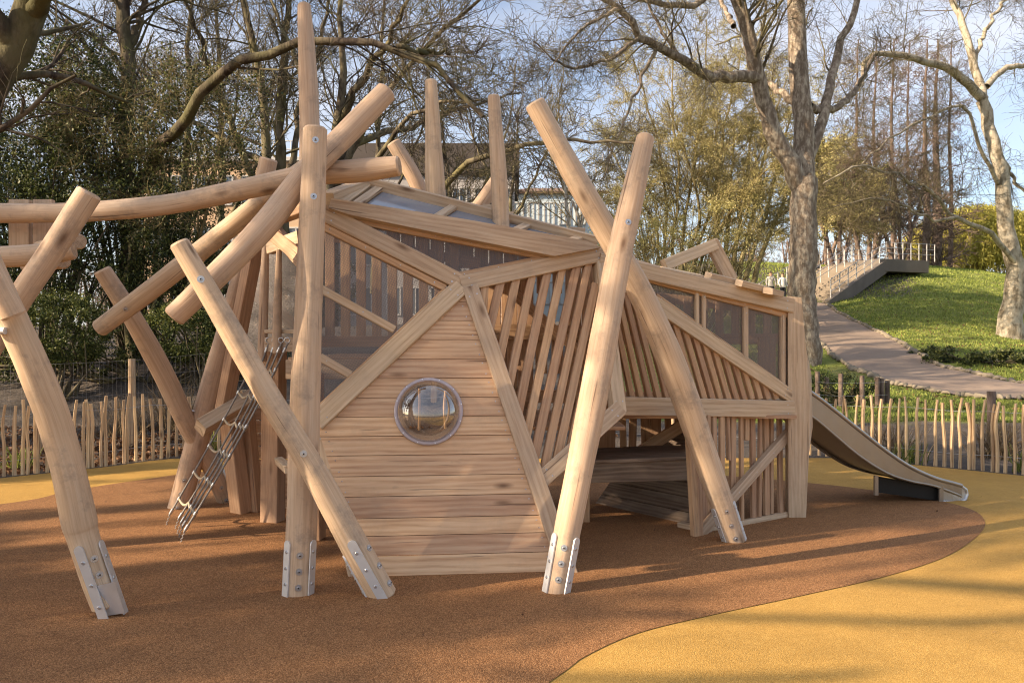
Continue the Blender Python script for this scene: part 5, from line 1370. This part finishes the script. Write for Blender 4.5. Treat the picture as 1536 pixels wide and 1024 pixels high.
GAPS = [(s0, hw, TE*(14+.93*x0)+z0-.1, TE*(14+.93*x1)+z1+.1) for s0, hw, x0, x1, z0, z1 in ((-1.1, .18, .9, 2.7, 0, 0), (-.66, .07, .2, 1.3, 0, 0), (-.38, .1, .8, 3.4, 0, 0), (.45, .09, -1.4, -.2, 0, 0), (1.05, .11, -2.6, -1.3, 0, 0), (1.45, .08, -2.8, -1.4, 0, 0), (1.85, .13, -3.2, -1.6, 0, 0), (2.4, .12, -3.5, -1.8, 0, 0), (3.5, .45, -4.5, -2.5, 0, 0), (-.33, .09, -2.4, -2.4, .9, 1.9), (.02, .07, -1.2, -1.2, 1.2, 1.7), (-1.6, .25, -.6, 4.6, 0, 0), (-2.15, .22, -.6, 4.6, 0, 0))]  # openings kept clear of twigs to let chosen sun streaks through
k = rng.uniform(0, 1, n) < dens*BELT
s, z = s[k], z[k]; n = len(s); q = ctr[None]+pe[None]*s[:, None]+to2[None]*rng.uniform(-.35, .35, (n, 1)); p0 = np.concatenate([q, z[:, None]], 1)
d = rng.normal(size=(n, 3)); d[:, 2] *= .6; p0[:, 2] += ZS; pts, rad = grow(rng, p0, d, rng.uniform(.25, .6, n), np.full(n, .013), 2, .15, 0)
ss = (pts[:, :, :2]-ctr) @ pe; zz_ = pts[:, :, 2]; ok = np.ones(n, bool)
for s0, hw, z0, z1 in GAPS: ok &= ~(((np.abs(ss-s0) < hw) & (zz_ > z0) & (zz_ < z1)).any(1))
pts, rad = pts[ok], rad[ok]; g.add(*tubes_np(pts, rad, 3))
n = 42000; s = rng.uniform(10, 27, n); z = rng.uniform(6, 20, n); wv = np.zeros(n)  # farther twigs and trunks added to streak the lawn with shade
for k_ in range(9):
    f1, f2, ph = rng.uniform(1, 7), rng.uniform(-1.2, 1.2), rng.uniform(0, 6.28); wv += np.sin(s*f1+z*f2+ph)
k = rng.uniform(0, 1, n) < np.clip((wv/2.12-1.15)*3+.5, .004, 1); s, z = s[k], z[k]; n = len(s)
q = ctr[None]+pe[None]*s[:, None]+to2[None]*rng.uniform(-.35, .35, (n, 1)); d = rng.normal(size=(n, 3)); d[:, 2] *= .6
pts, rad = grow(rng, np.concatenate([q, z[:, None]], 1), d, rng.uniform(.4, .9, n), np.full(n, .022), 2, .15, 0); g.add(*tubes_np(pts, rad, 3))
A = np.array([[((ctr+pe*s0)[0]+dx, (ctr+pe*s0)[1], z_) for dx, z_ in ((0, 0), (.2, 5), (-.2, 10), (.3, 15), (0, 20))] for s0 in (11, 13.2, 14.6, 16.5, 17.3, 19.4, 21.8, 24.5)]); g.add(*tubes_np(A, np.linspace(.3, .08, 5)[None]*np.ones((8, 1)), 8))
lb = []
for pxs in (((880, 921), (1050, 925), (1200, 928), (1400, 934), (1600, 928)), ((1290, 870), (1380, 874), (1460, 880), (1530, 884), (1620, 890)), ((740, 1013), (900, 1019), (1050, 1021), (1200, 1017), (1320, 1008)), ((1120, 868), (1200, 862), (1300, 850), (1380, 838), (1460, 820))):
    r_ = []
    for px, py in pxs:
        p = np.array(G(px, py)); t_ = 14+(p[0]*-to2[0]+(p[1]-5)*-to2[1]); r_.append(p+np.array([to2[0]*t_, to2[1]*t_, t_*TE]))
    lb.append(r_)
lb = np.array(lb); g.add(*tubes_np(lb, np.array([[.035, .04, .045, .05, .055], [.06, .07, .075, .08, .085], [.035, .04, .045, .045, .04], [.025, .03, .03, .035, .035]]), 6))  # limbs placed to cast shadow bands on the ground
tag(g.build('shade_belt', M['dark_bark'], None, False), 'unseen bare tree belt off to the left, shaped to streak the sunlight', 'woodland', kind='stuff')

# ------------------------------------------------------------------ camera, sky, sun
cam = bpy.data.cameras.new('camera'); co = bpy.data.objects.new('camera', cam); COL.objects.link(co)
co.location = CAM; co.rotation_euler = (math.pi/2, 0, 0); cam.sensor_width = 36; cam.lens = 36*F/1536; cam.clip_end = 3000; cam.clip_start = .05
scn.camera = co
to = V((-.93, -.37, 0)).normalized()
sund = V((to.x*math.cos(SE), to.y*math.cos(SE), math.sin(SE)))
sl = bpy.data.lights.new('sun', 'SUN'); sl.energy = 5.0; sl.angle = math.radians(.5); sl.color = (1, .79, .56)
so = bpy.data.objects.new('sun', sl); COL.objects.link(so); so.rotation_euler = sund.to_track_quat('Z', 'Y').to_euler(); so.location = (-20, -8, 12)
w = bpy.data.worlds.new('World'); scn.world = w; w.use_nodes = True; nt = w.node_tree
sky = nt.nodes.new('ShaderNodeTexSky'); sky.sky_type = 'NISHITA'; sky.sun_disc = False; sky.sun_elevation = SE; sky.sun_rotation = math.atan2(to.x, to.y)
sky.air_density = 1.0; sky.dust_density = 1.5; sky.ozone_density = 2.0
bg = nt.nodes['Background']; bg.inputs[1].default_value = .10
# thin high cloud veil mixed into the sky
tc = nt.nodes.new('ShaderNodeTexCoord'); mp = nt.nodes.new('ShaderNodeMapping'); mp.inputs['Scale'].default_value = (1.6, 1.6, 5); nt.links.new(tc.outputs['Generated'], mp.inputs[0])
nz = nt.nodes.new('ShaderNodeTexNoise'); nz.inputs['Scale'].default_value = 1.7; nz.inputs['Detail'].default_value = 6; nt.links.new(mp.outputs[0], nz.inputs[0])
rp2 = nt.nodes.new('ShaderNodeValToRGB'); rp2.color_ramp.elements[0].position = .3; rp2.color_ramp.elements[0].color = (.16, .16, .16, 1); rp2.color_ramp.elements[1].position = .7; rp2.color_ramp.elements[1].color = (.62, .62, .62, 1); nt.links.new(nz.outputs[0], rp2.inputs[0])
mx = nt.nodes.new('ShaderNodeMix'); mx.data_type = 'RGBA'; nt.links.new(rp2.outputs[0], mx.inputs[0]); nt.links.new(sky.outputs[0], mx.inputs[6]); mx.inputs[7].default_value = (5.3, 5.05, 5.1, 1)
nt.links.new(mx.outputs[2], bg.inputs[0])
scn.view_settings.view_transform = 'Standard'; scn.view_settings.look = 'None'; scn.view_settings.exposure = 1.2; scn.view_settings.gamma = 1
scn.render.engine = 'CYCLES'; scn.cycles.max_bounces = 8; scn.cycles.transparent_max_bounces = 12; scn.cycles.use_denoising = True
scn.cycles.filter_width = 1.1; scn.cycles.use_adaptive_sampling = True; scn.cycles.adaptive_threshold = .02
